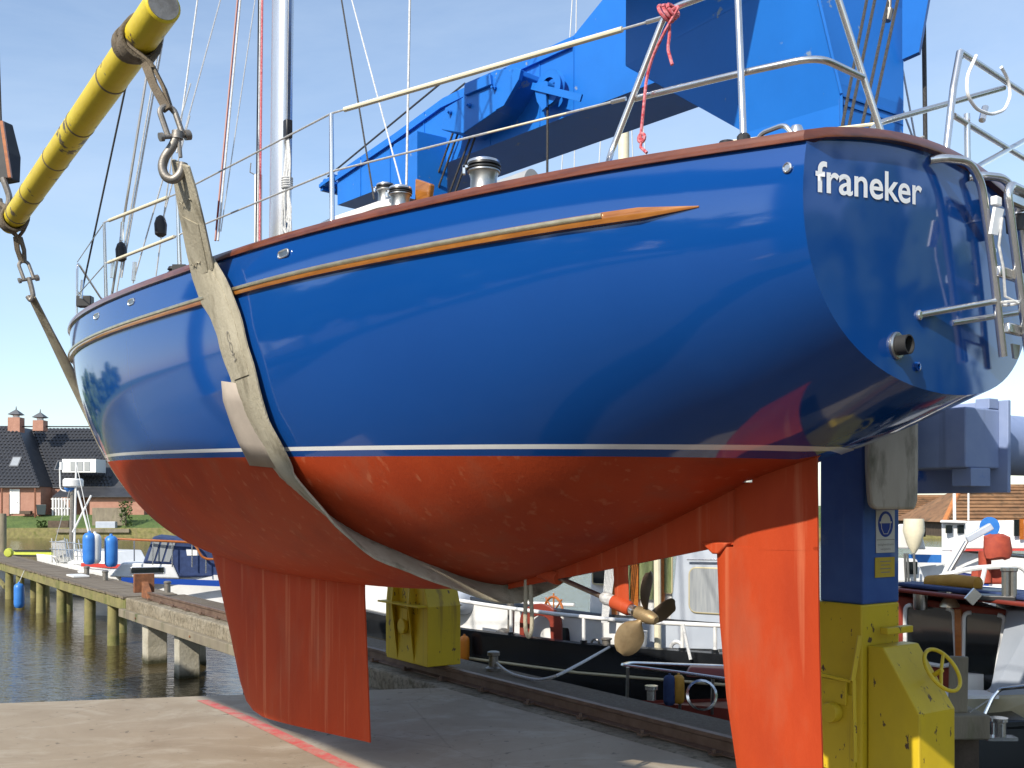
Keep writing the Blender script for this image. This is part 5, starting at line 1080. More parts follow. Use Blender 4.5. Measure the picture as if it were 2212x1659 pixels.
# ------------------------------------------------------------------ the house on the far bank
DH = 104.0
house = thing('brick_house', W(60, 1112, DH), 'pink brick house with black tiled roof and two chimneys across the water', 'house')
def HW(x, y, d=DH): return W(x, y, d)
zg = HW(0, 1114).z; ze = HW(0, 1051).z; zr = HW(0, 922, 109).z
wall = MB().prism([V(HW(-150, 0).x, DH + .4, zg - .3), V(HW(84, 0).x, DH + .4, zg - .3), V(HW(84, 0).x, DH + 12, zg - .3), V(HW(-150, 0).x, DH + 12, zg - .3)], (0, 0, ze - zg + .3)).build('wall', M['brick'], house, smooth=False)
MB().prism([V(HW(84, 0).x, DH + 3, zg - .3), V(HW(330, 0).x, DH + 3, zg - .3), V(HW(330, 0).x, DH + 14, zg - .3), V(HW(84, 0).x, DH + 14, zg - .3)], (0, 0, ze - zg + .3)).build('wall', M['brick'], house, smooth=False)
yE, yR = DH, DH + 5.2
xl, xr0, xr1 = HW(-150, 0).x, HW(37, 0, 109).x, HW(86, 0).x
# roof slabs (under the tiles)
roof = MB().add([V(xl, yE, ze), V(xr1, yE, ze), V(xr0, yR, zr), V(xl, yR, zr)], [(0, 1, 2, 3)]).add([V(xr1, yE, ze), V(xr1, yE + 3, ze), V(xr0, yR + 3, zr), V(xr0, yR, zr)], [(0, 1, 2, 3)]).build('roof', M['tile'], house, smooth=False)
MB().add([V(xr0 - 1, yE + 3, ze), V(HW(330, 0).x, yE + 3, ze), V(HW(330, 0).x, yR + 3, zr), V(xr0 - 1, yR + 3, zr)], [(0, 1, 2, 3)]).build('main_roof', M['tile'], house, smooth=False)
# clay tiles: 300 in view as pieces, the rest joined
def tile_mesh():
    mb = MB(); rows = []
    for v in (0, 1): rows.append([(-.21 + .42 * i / 5, 0, .0) for i in range(6)])
    pr = [-.02, .035, .07, .06, .015, -.015]; vs = []
    for v, dz in ((-.24, .05), (.24, .0)): vs += [(-.2 + .4 * i / 5, v, pr[i] + dz) for i in range(6)]
    vs += [(-.2 + .4 * i / 5, -.24, pr[i] - .01) for i in range(6)]
    fs = [(i, i + 1, 7 + i, 6 + i) for i in range(5)] + [(12 + i, 13 + i, i + 1, i) for i in range(5)]
    me = bpy.data.meshes.new('roof_tile'); me.from_pydata(vs, [], fs); me.materials.append(M['tile']); return me
tm = tile_mesh(); slope = math.atan2(zr - ze, yR - yE); Ls = math.hypot(zr - ze, yR - yE); nr = int(Ls / .42)
spots = []
for j in range(nr):
    f_ = (j + .5) / nr; y = yE + (yR - yE) * f_; z = ze + (zr - ze) * f_
    xe = xr1 + (xr0 - xr1) * f_
    xs_ = xe - .25
    while xs_ > HW(-14, 0, y).x: spots.append((xs_, y - .04, z + .05)); xs_ -= .40
    xs_ = max(xr0, xe - .0) + .35
    while xs_ < HW(215, 0, y).x:
        if not (HW(146, 0).x < xs_ < HW(200, 0).x and HW(0, 1022).z < z < HW(0, 990).z): spots.append((xs_, y + 2.96, z + .05))
        xs_ += .40
spots.sort(key=lambda q: q[1] * 0 + abs(q[0] - HW(70, 0).x)); big = MB()
for k, (x, y, z) in enumerate(spots):
    if k < 300:
        o = bpy.data.objects.new('roof_tile', tm); COL.objects.link(o); o.parent = roof; o.location = V(x, y, z) - Vector(house.location) - Vector(roof.location); o.rotation_euler = (slope, 0, 0)
    else:
        Rm = Matrix.Rotation(slope, 4, 'X'); big.add([Rm @ v.co + V(x, y, z) for v in tm.vertices], [tuple(p.vertices) for p in tm.polygons])
if big.v: struct(big.build('roof_tiles', M['tile'], roof, smooth=False, fix=False), 'stuff')
MB().bar(V(xl, yR, zr + .06), V(HW(330, 0).x, yR + .6, zr + .06), .25, .12).build('ridge', M['tile'], house, smooth=False)
MB().bar(V(xl, yE - .08, ze - .03), V(xr1, yE - .08, ze - .03), .14, .12).build('gutter', M['lead'], house, smooth=False)
MB().bar(V(xr1, yE + 2.92, ze - .03), V(HW(330, 0).x, yE + 2.92, ze - .03), .14, .12).build('gutter', M['lead'], house, smooth=False)
for x, ww in ((35, 1.25), (87, 1.1)):
    c = HW(x, 924, 109.2); ch = MB().box(c + V(0, 0, .2), (ww, 1.1, 1.7 if x < 60 else 1.1)).build('chimney', M['brick'], roof, smooth=False)
    zt_ = c.z + (1.05 if x < 60 else .75)
    MB().lathe([(.55, zt_ + .25 - c.z), (.9, zt_ + .32 - c.z), (.45, zt_ + .62 - c.z), (.08, zt_ + .85 - c.z), (.03, zt_ + 1.2 - c.z)], 4, c, (V(.7, .7, 0), V(-.7, .7, 0), V(0, 0, 1))).build('cowl', M['lead'], ch, smooth=False)
    MB().box(V(c.x, c.y, zt_ + .12), (.5, .5, .3)).build('flue', M['wallwhite'], ch, smooth=False)
nrm = V(0, -(zr - ze), (yR - yE)).normalized(); upv = V(0, yR - yE, zr - ze).normalized()
for x, y, dy in ((14, 998, 0), (115, 1004, 3.0)):
    f_ = (HW(0, y).z - ze) / (zr - ze); c = V(HW(x, 0, DH + dy).x, yE + (yR - yE) * f_ + dy, ze + (zr - ze) * f_) + nrm * .14
    wn_ = MB().box(c, (.95, 1.35, .12), (V(1, 0, 0), upv, nrm)).build('skylight', M['lead'], roof, smooth=False); MB().box(c + nrm * .065, (.75, 1.1, .02), (V(1, 0, 0), upv, nrm)).build('pane', M['paleglass'] if x < 60 else M['glass'], wn_, smooth=False)
dm = MB().box(HW(182, 1007, DH + 2.6), (3.4, 2.6, 1.35)).build('dormer', M['wallwhite'], roof, smooth=False)
for i in range(3): MB().box(HW(158 + 15 * i, 1007, DH + 1.27), (.55, .04, .95)).build('pane', M['paleglass'], dm, smooth=False)
dr_ = MB().box(HW(32, 1083, DH + .36), (.98, .1, 2.45)).build('door', M['wallwhite'], house, smooth=False); MB().box(HW(38, 1086, DH + .29), (.06, .06, .1)).build('handle', M['lead'], dr_, smooth=False)
MB().box(HW(24, 1083, DH + .33), (.16, .12, 2.5)).build('door_frame', M['wallwhite'], house, smooth=False)
# lean-to with white trellis
ext = MB().hexa([V(HW(104, 0).x, DH + 1.0, HW(0, 1074).z), V(HW(330, 0).x, DH + 1.0, HW(0, 1074).z), V(HW(330, 0).x, DH + 3.1, HW(0, 1050).z), V(HW(112, 0).x, DH + 3.1, HW(0, 1050).z), V(HW(104, 0).x, DH + 1.0, HW(0, 1072).z), V(HW(330, 0).x, DH + 1.0, HW(0, 1072).z), V(HW(330, 0).x, DH + 3.1, HW(0, 1048).z), V(HW(112, 0).x, DH + 3.1, HW(0, 1048).z)]).build('porch_roof', M['tile'], house, smooth=False)
MB().box((HW(240, 0).x, DH + 2.2, HW(0, 1095).z), (5.5, 1.4, 2.0)).build('porch_wall', M['brick'], house, smooth=False)
tre = thing('white_fence', HW(130, 1120, DH + .6), 'white slatted fence in front of the brick house porch', 'fence')
for i in range(7): MB().box(HW(114 + i * 6.4, 1098, DH + .6), (.16, .05, 2.1)).build('slat', M['wallwhite'], tre, smooth=False)
for y in (1078, 1098, 1117): MB().box(HW(134, y, DH + .66), (2.2, .04, .09)).build('cross_rail', M['wallwhite'], tre, smooth=False)
bn_ = MB().hexa([HW(80, 1112, DH - .2), HW(98, 1112, DH - .2), HW(98, 1112, DH + .5), HW(80, 1112, DH + .5), HW(78, 1090, DH - .3), HW(100, 1090, DH - .3), HW(100, 1090, DH + .6), HW(78, 1090, DH + .6)]).build('wheelie_bin', M['bin'], bevel=.03, smooth=False)
tag(bn_, 'dark wheelie bin standing against the brick house wall', 'bin')
tag(MB().box(HW(56, 1107, DH - .1), (1.1, .5, .3)).build('garden_bench', M['barn'], smooth=False), 'low dark bench beside the white house door', 'bench')
for x, lab in ((4, 'standing clear of the white house door'), (76, 'beside the dark wheelie bin')): tag(MB().box(HW(x, 1086, DH - .3), (.13, .13, 2.9)).build('garden_post', M['teak'], smooth=False), 'slim brown post on the lawn ' + lab, 'post', 'brown posts on the lawn')
# landing stage with boards and pots on the far bank
sg_ = thing('landing_stage', HW(215, 1160, 100.6), 'wooden landing stage with screens on the far bank', 'landing stage')
MB().box(HW(205, 1146, 100.4), (7.0, 1.2, .35)).build('platform', M['wood'], sg_, smooth=False)
MB().box(HW(235, 1118, 101.4), (3.2, .12, 1.9)).build('screen', M['wood'], sg_, smooth=False, bevel=.02)
MB().box(HW(230, 1140, 100.6), (1.9, .6, 1.2)).build('locker', M['bgrey'], sg_, smooth=False, bevel=.03)
MB().box(HW(128, 1138, 101), (2.0, .5, 1.2)).build('crate', M['barn'], sg_, smooth=False)
def shrub(c, r, h_, n, label, m_='leaf'):
    t_ = thing('shrub', c, label, 'shrub'); mb = MB()
    for _ in range(n):
        a = random.uniform(0, 6.28); q = Vector(c) + V(math.cos(a) * r * random.random() ** .5, math.sin(a) * r * .6 * random.random(), h_ * random.random() ** .8)
        x = V(random.uniform(-1, 1), random.uniform(-1, 1), random.uniform(-1, 1)).normalized(); y = x.cross(V(.3, .5, .8)).normalized(); s_ = .16
        mb.add([q - x * s_, q + y * s_ * .5, q + x * s_, q - y * s_ * .5], [(0, 1, 2, 3)])
    mb.build('foliage', M[m_], t_, smooth=False, fix=False); MB().tube([c, Vector(c) + V(0, 0, h_ * .6)], .05, 6).build('stem', M['barn'], t_); return t_
shrub(HW(272, 1135, 100.8), .7, 2.4, 260, 'leafy green shrub growing beside the landing stage')
shrub(HW(90, 1146, 100.7), .5, 1.0, 120, 'small weedy shrub at the edge of the far bank')
for x0, h_ in ((-35, 5.5),): pass
# ------------------------------------------------------------------ black barge lying beyond the quay
barge = thing('black_barge', V(1.2, 16.5, ZW), 'black-hulled barge with white bulwark and tubular rail moored behind the quay', 'barge')
b0, b1 = W(999, 1361, 15.8), W(1562, 1405, 13.6); ba = V(b1.x - b0.x, b1.y - b0.y, 0).normalized(); bnn = V(-ba.y, ba.x, 0)
bnn = bnn if bnn.y > 0 else -bnn
gz = [(-5.0, .55), (-3.2, .34), (-1.4, .20), (0, .105), (2, .03), (4.13, .045), (6, .12), (8.0, .3)]
wid_b = lambda u: -.0 + (.035 * max(0, -u) ** 2) + (.02 * max(0, u - 4) ** 2)
def BG(u, n, z): return V(b0.x, b0.y, 0) + ba * u + bnn * (n + wid_b(u)) + V(0, 0, z)
def BX(x, y, n=0.0):             # pixel on the lengthwise plane n of the barge
    r = (x - CX) / F; c = V(b0.x, b0.y, 0) + bnn * n; u = (r * c.y - c.x) / (ba.x - r * ba.y); d = c.y + u * ba.y; return W(x, y, d), u
MB().grid([[BG(u, .55, -2.0), BG(u, .22, -1.2), BG(u, .06, -.6), BG(u, 0, z - .06), BG(u, 0, z), BG(u, .09, z + .012), BG(u, .12, z - .01), BG(u, .12, z - .12), BG(u, 3.4, z - .12)] for u, z in gz]).build('hull', M['bblack'], barge, ang=40)
MB().tube([BG(u, -.005, z - .42 + .03 * u * .2) for u, z in gz], .022, 6).build('rubbing_strake', M['bcream'], barge)
# white coaming with black capping
MB().grid([[BG(u, .75, z - .12), BG(u, .72, z + .34 - .02 * u), BG(u, .8, z + .34 - .02 * u), BG(u, 1.1, z + .34 - .02 * u)] for u, z in gz[1:7]]).build('coaming', M['bwhite'], barge, ang=30)
MB().tube([BG(u, .70, z + .36 - .02 * u) for u, z in gz[1:7]], .045, 8).build('coaming_cap', M['bblack'], barge)
rail_pts = [BX(x, y, .06)[0] for x, y in ((985, 1296), (1046, 1306), (1101, 1314), (1197, 1326), (1317, 1338), (1440, 1346), (1565, 1352))]
MB().tube(rail_pts, .030, 10).build('handrail', M['bwhite'], barge)
for x, y in ((1104, 1314), (1261, 1332), (1352, 1341), (1474, 1349), (1545, 1351)):
    a, u = BX(x, y, .06); MB().tube([a, V(a.x, a.y, lerp_tab(gz, u) - .02)], .026, 8).build('rail_post', M['bwhite'], barge)
    MB().lathe([(.05, 0), (.05, .05)], 8, V(a.x, a.y, lerp_tab(gz, u))).build('post_socket', M['bblack'], barge)
MB().tube([BX(x, y, 2.4)[0] for x, y in ((1000, 1297), (1120, 1302), (1240, 1307))], .03, 8).build('far_rail', M['bwhite'], barge)
# red deck hatch, horseshoe board, steering wheel
MB().hexa([BX(x, y, n)[0] for x, y, n in ((1070, 1350, 1.0), (1200, 1362, 1.0), (1200, 1358, 2.0), (1070, 1346, 2.0), (1072, 1326, 1.05), (1198, 1338, 1.05), (1198, 1336, 1.9), (1072, 1324, 1.9))]).build('hatch', M['bred'], barge, smooth=False, bevel=.02)
hs_c, hu = BX(1166, 1350, .45)
arcp = [(-.36, -.38), (-.36, -.02)] + [(-.36 * math.cos(a), .02 + .30 * math.sin(a)) for a in [i * math.pi / 12 for i in range(13)]] + [(.36, -.38), (.20, -.38), (.17, .0)] + [(.17 * math.cos(a), .02 + .12 * math.sin(a)) for a in [i * math.pi / 8 for i in range(9)]] + [(-.17, .0), (-.20, -.38)]
MB().prism([hs_c + ba * x + V(0, 0, z) for x, z in arcp], bnn * .06).build('horseshoe_board', M['bred'], barge, smooth=False, bevel=.01)
wc_, _ = BX(1196, 1322, 1.3)
wx_ = (ba * .92 - bnn * .4).normalized(); whl = MB().tube(arc(wc_, wx_, V(0, 0, 1), .24, 0, 2 * math.pi * 27 / 28, 27), .022, 8, closed=True).build('steering_wheel', M['orangewood'], barge)
MB().lathe([(.07, -.04), (.07, .04)], 12, wc_, (wx_, V(0, 0, 1), wx_.cross(V(0, 0, 1)))).build('wheel_boss', M['orangewood'], whl)
for i in range(8):
    a = i * math.pi / 4; MB().tube([wc_, wc_ + (wx_ * math.cos(a) + V(0, 0, 1) * math.sin(a)) * .30], .014, 6).build('spoke', M['orangewood'], whl)
MB().hexa([BX(x, y, n)[0] for x, y, n in ((1192, 1385, .7), (1232, 1388, .7), (1232, 1386, 1.0), (1192, 1383, 1.0), (1195, 1340, .75), (1228, 1343, .75), (1228, 1341, 1.0), (1195, 1338, 1.0))]).build('wheel_pedestal', M['bblack'], barge, smooth=False, bevel=.02)
MB().lathe([(.0, -.08), (.12, -.08), (.14, 0), (.12, .1), (.05, .12)], 14, BX(1088, 1376, .3)[0], (ba, V(0, 0, 1), -bnn)).build('windlass', M['galv'], barge)
MB().hexa([BX(x, y, n)[0] for x, y, n in ((1262, 1385, .9), (1292, 1388, .9), (1292, 1386, 1.2), (1262, 1383, 1.2), (1262, 1330, .9), (1292, 1332, .9), (1292, 1330, 1.2), (1262, 1328, 1.2))]).build('deck_box', M['teal'], barge, smooth=False, bevel=.04)
dv = [BX(1103, 1392, .35)[0], BX(1104, 1320, .35)[0], BX(1100, 1285, .35)[0], BX(1090, 1262, .35)[0], BX(1086, 1240, .35)[0]]
MB().tube(dv, .055, 10).build('davit', M['galv'], barge)
for x, y in ((1047, 1382), (1286, 1390)): q_, _ = BX(x, y, .2); MB().tube(arc(q_, ba, V(0, 0, 1), .06, -.6, 3.7, 10), .018, 6).build('deck_ring', M['bblack'], barge)
q_, _ = BX(1462, 1400, .3); MB().tube(arc(q_, ba, V(0, 0, 1), .085, 0, 3.14, 10), .03, 8).build('white_ring_bolt', M['bwhite'], barge)
q_, _ = BX(1310, 1392, .25); MB().lathe([(.06, 0), (.06, .18), (.08, .19), (.08, .21)], 12, q_ - V(0, 0, .12)).build('bitt', M['galv'], barge); MB().lathe([(.06, 0), (.06, .18), (.08, .19), (.08, .21)], 12, q_ - V(0, 0, .12) + ba * .25).build('bitt', M['galv'], barge)
q_, _ = BX(1381, 1378, .3); MB().lathe([(.09, -.18), (.11, .0), (.115, .1)], 16, q_).build('bucket', M['bwhite'], barge)
# white deckhouse with varnished door posts and windows
dh = MB().hexa([BX(x, y, n)[0] for x, y, n in ((1272, 1385, 1.2), (1450, 1390, 1.2), (1450, 1385, 3.0), (1272, 1380, 3.0), (1281, 1120, 1.25), (1455, 1120, 1.25), (1455, 1125, 2.9), (1281, 1120, 2.9))]).build('deckhouse', M['bwhite'], barge, smooth=False, bevel=.03)
for x, y0_, y1, w_ in ((1328, 1150, 1340, .09), (1372, 1150, 1330, .12), (1428, 1150, 1335, .11)): MB().bar(BX(x, y0_, 1.16)[0], BX(x, y1, 1.16)[0], .05, w_, up=ba).build('door_post', M['orangewood'], dh, smooth=False)
quadpane(BX(1295, 1226, 1.17)[0], ba, V(0, 0, 1), .22, .5, 'side_window', 'glass', dh, .03, 'bcream', .04)
quadpane(BX(1398, 1240, 1.16)[0], ba, V(0, 0, 1), .24, .75, 'door_pane', 'green', dh, .03)
quadpane(BX(1352, 1240, 1.16)[0], ba, V(0, 0, 1), .16, .75, 'door_pane', 'green', dh, .03)
quadpane(BX(1443, 1240, 1.17)[0], ba, V(0, 0, 1), .12, .55, 'side_window', 'green', dh, .03, 'bcream', .03)
mst = MB().tube([BX(1421, 1400, .5)[0], BX(1419, 1080, .5)[0]], .05, 10).build('wooden_mast', M['cream'], barge)
for i in range(7): wire(BX(1300 + i * 2.0, 1345, .5)[0], BX(1318 + i * 5, 1090, .6)[0], .010, 'whiterope', 'halyard', barge)
# pale grey wheelhouse
wh_ = MB().hexa([BX(x, y, n)[0] for x, y, n in ((1442, 1400, .75), (1640, 1410, .75), (1640, 1405, 2.6), (1442, 1395, 2.6), (1468, 1130, .85), (1640, 1135, .85), (1640, 1135, 2.5), (1468, 1130, 2.5))]).build('wheelhouse', M['bgrey'], barge, smooth=False, bevel=.04)
quadpane(BX(1535, 1276, .77)[0], ba, V(0, 0, 1) - ba * -.12, .62, .62, 'wheelhouse_window', 'paleglass', wh_, .03, 'bcream', .035)
MB().tube([BX(1484, 1208, .74)[0], BX(1570, 1209, .74)[0]], .016, 8).build('grab_rail', M['steel'], wh_)
MB().prism([BX(x, y, .66)[0] for x, y in ((1345, 1345), (1440, 1345), (1560, 1350), (1560, 1402), (1345, 1398))], bnn * .04).build('bulwark', M['bgrey'], barge, smooth=False)
MB().tube(roundcorner([BX(1475, 1348, .02)[0], BX(1484, 1390, -.02)[0], BX(1492, 1425, -.05)[0]], .05), .022, 8).build('white_mooring_line', M['whiterope'], barge)
fender(BX(1003, 1400, -.14)[0], 'orange ball fender against the black barge beside the yellow crane foot', None, .5, 'orange')
# inflatable dinghy hanging at the barge's end
ind = thing('inflatable_dinghy', W(1005, 1340, 17), 'grey inflatable dinghy hung up behind the yellow crane foot', 'dinghy')
pts = [W(900, 1290, 16.6), W(985, 1300, 16.6), W(1020, 1303, 16.8), W(1036, 1300, 17.2), W(1030, 1296, 17.8), W(960, 1290, 18.2)]
MB().tube(roundcorner(pts, .3, 5), .20, 16).build('tube', M['greyrub'], ind)
MB().tube(roundcorner([q + V(0, -.2, -.02) for q in pts[:3]] + [pts[3] + V(.19, -.08, -.02)], .3, 5), .022, 6).build('rubbing_strip', M['black'], ind)
MB().loft([[W(900, 1330, 16.8), W(900, 1330, 18), W(900, 1318, 18.0), W(900, 1318, 16.7)], [W(1000, 1335, 16.9), W(1000, 1335, 17.8), W(1000, 1315, 17.8), W(1000, 1315, 16.8)], [W(1026, 1322, 17.1), W(1026, 1322, 17.4), W(1030, 1312, 17.4), W(1030, 1312, 17.1)]]).build('floor', M['bgrey'], ind)
tag(MB().lathe([(.15, -3), (.15, .55), (.13, .6)], 14, V(*W(1130, 0, 21.5).xy, 0)).build('mooring_pile', M['cream']), 'pale round mooring pile standing in the water beyond the barge', 'pile')
# small bollard and rope on the quay edge
bo, _u = G(1066, 1448, .01), 0
tag(MB().lathe([(.10, 0), (.10, .03), (.06, .05), (.055, .17), (.075, .18), (.075, .22), (.05, .23)], 16, bo).build('quay_bollard', M['galv']), 'short grey bollard on the gravel quay edge below the barge', 'bollard')
mr = [bo + V(.02, 0, .1), G(1100, 1455, .03), G(1160, 1470, .03), W(1200, 1462, 10.9), W(1260, 1430, 11.6), BX(1316, 1398, .0)[0]]
tag(MB().tube(roundcorner(mr, .3, 4), .017, 8).build('mooring_rope', M['whiterope']), 'pale mooring rope running from the quay bollard up to the black barge', 'rope')
# small boat with pulpit rail close behind the quay
pb2 = thing('red_launch', V(3.2, 12.4, ZW), 'dark red launch with steel bow rail lying low behind the quay', 'motorboat')
def RB(x, y, d): return W(x, y, d)
hm = MB(); a_, b_ = V(1.55, 11.7, ZW), V(6.2, 12.2, ZW); hull_mesh(hm, a_, b_, 1.9, 1.05, .85, nv=8, full=2.0); hm.build('hull', M['bred'], pb2)
MB().tube(roundcorner([RB(1590, 1470, 11.2), RB(1470, 1453, 11.4), RB(1340, 1437, 11.7), RB(1360, 1432, 12.0), RB(1470, 1436, 12.4), RB(1590, 1440, 12.6)], .1), .020, 8).build('bow_rail', M['steel'], pb2)
for x, y in ((1356, 1441), (1470, 1453), (1540, 1462)): q_ = RB(x, y, 11.45); MB().tube([q_, q_ + V(0, .05, -.42)], .018, 8).build('rail_post', M['steel2'], pb2)
fender(RB(1446, 1490, 11.1), 'dark blue fender hung on the red launch by the quay', None, .42, 'navycloth'); fender(RB(1466, 1488, 11.1), 'orange fender hung on the red launch by the quay', None, .40, 'tarp')
MB().lathe([(.14, -.02), (.165, .0), (.165, .03), (.14, .04)], 20, RB(1515, 1502, 10.9), (V(1, 0, 0), V(0, .3, 1).normalized(), V(0, -1, .3).normalized()), caps=False).build('porthole', M['steel'], pb2)
MB().lathe([(.05, 0), (.05, .1), (.07, .11), (.07, .15)], 12, RB(1407, 1512, 10.9)).build('deck_bitt', M['steel'], pb2)
MB().hexa([RB(1480, 1462, 11.6), RB(1600, 1470, 11.6), RB(1600, 1460, 12.4), RB(1480, 1455, 12.4), RB(1490, 1440, 11.7), RB(1600, 1446, 11.7), RB(1600, 1440, 12.3), RB(1490, 1436, 12.3)]).build('cabin', M['bred'], pb2, smooth=False, bevel=.03)
# ------------------------------------------------------------------ brown cabin boat at the right
cb_ = thing('brown_cabin_boat', V(4.6, 11.0, ZW), 'varnished brown cabin boat with white window frames, grey side and cream topsides', 'cabin boat')
def CBX(x, y, d=10.6): return W(x, y, d)
d0_, d1_ = 10.9, 10.0           # the cabin front recedes to the left
def CF(x, y, o_=0.0): k = (x - 1930) / 250; return W(x, y, 11.0 - .75 * k - o_)
fr = MB().prism([CF(1925, 1285), CF(2178, 1318), CF(2150, 1505), CF(2100, 1535), CF(1925, 1545)], V(.2, 1.2, 0)).build('cabin', M['bred'], cb_, smooth=False, bevel=.02)
for pts_, m_ in (([(1955, 1306), (2060, 1316), (2066, 1430), (2040, 1440), (1955, 1425)], 'glass'), ([(2082, 1322), (2172, 1330), (2146, 1490), (2105, 1508), (2078, 1512)], 'glass')):
    P_ = [CF(x, y, .03) for x, y in pts_]; wf = MB().tube(roundcorner(P_ + [P_[0], P_[1]], .07, 4)[1:-1], .022, 8, closed=False).build('window_frame', M['bwhite'], cb_); MB().prism([CF(x, y, .015) for x, y in pts_], V(0, .01, 0)).build('pane', M[m_], wf, smooth=False)
MB().bar(CF(2070, 1316, .05), CF(2072, 1440, .05), .05, .06).build('window_mullion', M['orangewood'], cb_, smooth=False)
MB().hexa([W(1915, 1276, 10.95), W(2215, 1312, 9.6), W(2330, 1300, 11.5), W(1960, 1268, 13.0), W(1915, 1268, 10.95), W(2215, 1302, 9.6), W(2330, 1292, 11.5), W(1960, 1262, 13.0)]).build('roof', M['bred'], cb_, smooth=False, bevel=.015)
MB().hexa([W(1935, 1266, 11.05), W(2215, 1298, 9.8), W(2320, 1290, 11.4), W(1970, 1261, 12.8), W(1935, 1258, 11.05), W(2215, 1286, 9.8), W(2320, 1282, 11.4), W(1970, 1255, 12.8)]).build('roof_top', M['navycloth'], cb_, smooth=False, bevel=.02)
MB().prism([W(2178, 1318, 10.15), W(2240, 1322, 9.7), W(2240, 1520, 9.7), W(2125, 1520, 10.2), W(2148, 1500, 10.2)], V(.3, .9, 0)).build('side_panel', M['bgrey'], cb_, smooth=False, bevel=.02)
MB().prism([W(2090, 1510, 10.3), W(2240, 1506, 9.6), W(2240, 1580, 9.6), W(2060, 1580, 10.3)], V(.2, 1.4, 0)).build('topsides', M['bcream'], cb_, smooth=False, bevel=.02)
MB().hexa([W(1930, 1590, 10.6), W(2240, 1572, 9.1), W(2240, 1572, 12), W(1930, 1580, 12.5), W(1930, 1570, 10.6), W(2240, 1552, 9.1), W(2240, 1552, 12), W(1930, 1560, 12.5)]).build('deck', M['bblack'], cb_, smooth=False, bevel=.02)
MB().prism([V(*W(1930, 0, 10.6).xy, ZW - .5), V(*W(2250, 0, 9.05).xy, ZW - .5), V(*W(2250, 0, 9.05).xy, W(0, 1570, 9.1).z), V(*W(1930, 0, 10.6).xy, W(0, 1585, 10.6).z)], V(.2, 1.5, 0)).build('hull', M['bblack'], cb_, smooth=False)
MB().tube(roundcorner([W(2120, 1560, 9.3), W(2145, 1505, 9.3), W(2160, 1488, 9.3), W(2240, 1480, 9.0)], .06), .018, 8).build('hand_rail', M['steel'], cb_)
MB().lathe([(.06, 0), (.06, .12), (.075, .13), (.075, .16)], 14, W(2158, 1590, 9.05)).box(W(2160, 1594, 9.05), (.26, .12, .03)).build('deck_cleat', M['steel'], cb_)
lampc = W(2128, 1315, 10.4)
lm_ = MB().lathe([(.03, .10), (.04, .06), (.09, -.02), (.10, -.05)], 16, CF(2051, 1300, .12)).build('bell', M['brass'], cb_)
MB().lathe([(.06, -.09), (.07, -.07), (.07, .08), (.05, .1)], 16, CF(1988, 1298, .12)).build('lantern', M['steel2'], cb_)
MB().box(W(2086, 1500, 10.0), (.5, .3, .03)).box(W(2110, 1470, 10.5), (.28, .2, .16)).build('chart_papers', M['bwhite'], cb_, smooth=False)
for x, y, d, sz in ((2110, 1278, 10.6, (.5, .35, .05)), (2060, 1283, 10.6, (.3, .25, .06)), (2150, 1290, 10.0, (.35, .3, .05))): MB().box(W(x, y, d), sz, (V(.9, -.4, 0), V(.4, .9, 0), V(0, 0, 1))).build('roof_hatch', M['black'], cb_, smooth=False, bevel=.01)
MB().bar(W(2092, 1300, 9.9), W(2112, 1278, 9.9), .03, .1).build('wiper_arm', M['steel'], cb_, smooth=False)
for x in (2172, 2188): MB().lathe([(.035, 0), (.035, .24), (.045, .25), (.045, .28)], 10, W(x, 1290, 9.9)).build('vent_pipe', M['steel2'], cb_)
tp = [W(2003, 1258, 11.3), W(2058, 1256, 11.0), W(2116, 1262, 10.7)]
tag(MB().tube([tp[0], ip(tp[0], tp[1], .05), tp[1], ip(tp[1], tp[2], .95), tp[2]], [.03, .075, .08, .075, .03], 12).build('rolled_tarpaulin', M['tarp']), 'ochre rolled tarpaulin lying on the brown cabin boat roof', 'tarpaulin')
# weathered mooring post on a timber landing
ld = thing('timber_landing', W(2060, 1640, 8.6), 'weathered square mooring post on a small timber landing beside the crane console', 'landing')
MB().box(W(2058, 1558, 8.65), (.40, .5, .20)).build('cap_beam', M['wood'], ld, smooth=False, bevel=.015)
MB().hexa([W(2048, 1540, 8.5), W(2090, 1540, 8.5), W(2090, 1538, 8.66), W(2048, 1538, 8.66), W(2050, 1417, 8.5), W(2092, 1419, 8.5), W(2092, 1418, 8.66), W(2050, 1416, 8.66)]).build('post', M['wood'], ld, smooth=False, bevel=.012)
MB().box(V(*W(2070, 0, 8.7).xy, -.9), (.24, .24, 2.2)).build('pile', M['barn'], ld, smooth=False)
wire(W(2094, 1540, 8.5), W(2135, 1512, 9.2), .008, 'galv', 'chain', ld)
# ------------------------------------------------------------------ boats and roofs further off to the right
my = thing('white_motor_yacht', V(*W(2140, 1260, 33).xy, ZW), 'large white motor yacht with a thin red line moored beyond the red workboat', 'motor yacht')
a_, b_ = V(*W(1990, 0, 34).xy, ZW), V(*W(2420, 0, 32).xy, ZW)
hm = MB(); hull_mesh(hm, a_, b_, 3.8, 1.9, 1.5, nv=8, full=4); hm.build('hull', M['bwhite'], my)
MB().hexa([W(2052, 1185, 32), W(2300, 1185, 31), W(2300, 1185, 34.5), W(2052, 1185, 35), W(2058, 1126, 32.1), W(2300, 1122, 31.2), W(2300, 1122, 34), W(2058, 1126, 34.6)]).build('deckhouse', M['bwhite'], my, smooth=False, bevel=.05)
quadpane(W(2196, 1140, 31.35), V(1, -.03, 0), V(0, 0, 1), .16, .5, 'window', 'glass', my, .05); quadpane(W(2207, 1143, 31.3), V(1, -.03, 0), V(0, 0, 1), .12, .62, 'door', 'orangewood', my, .05)
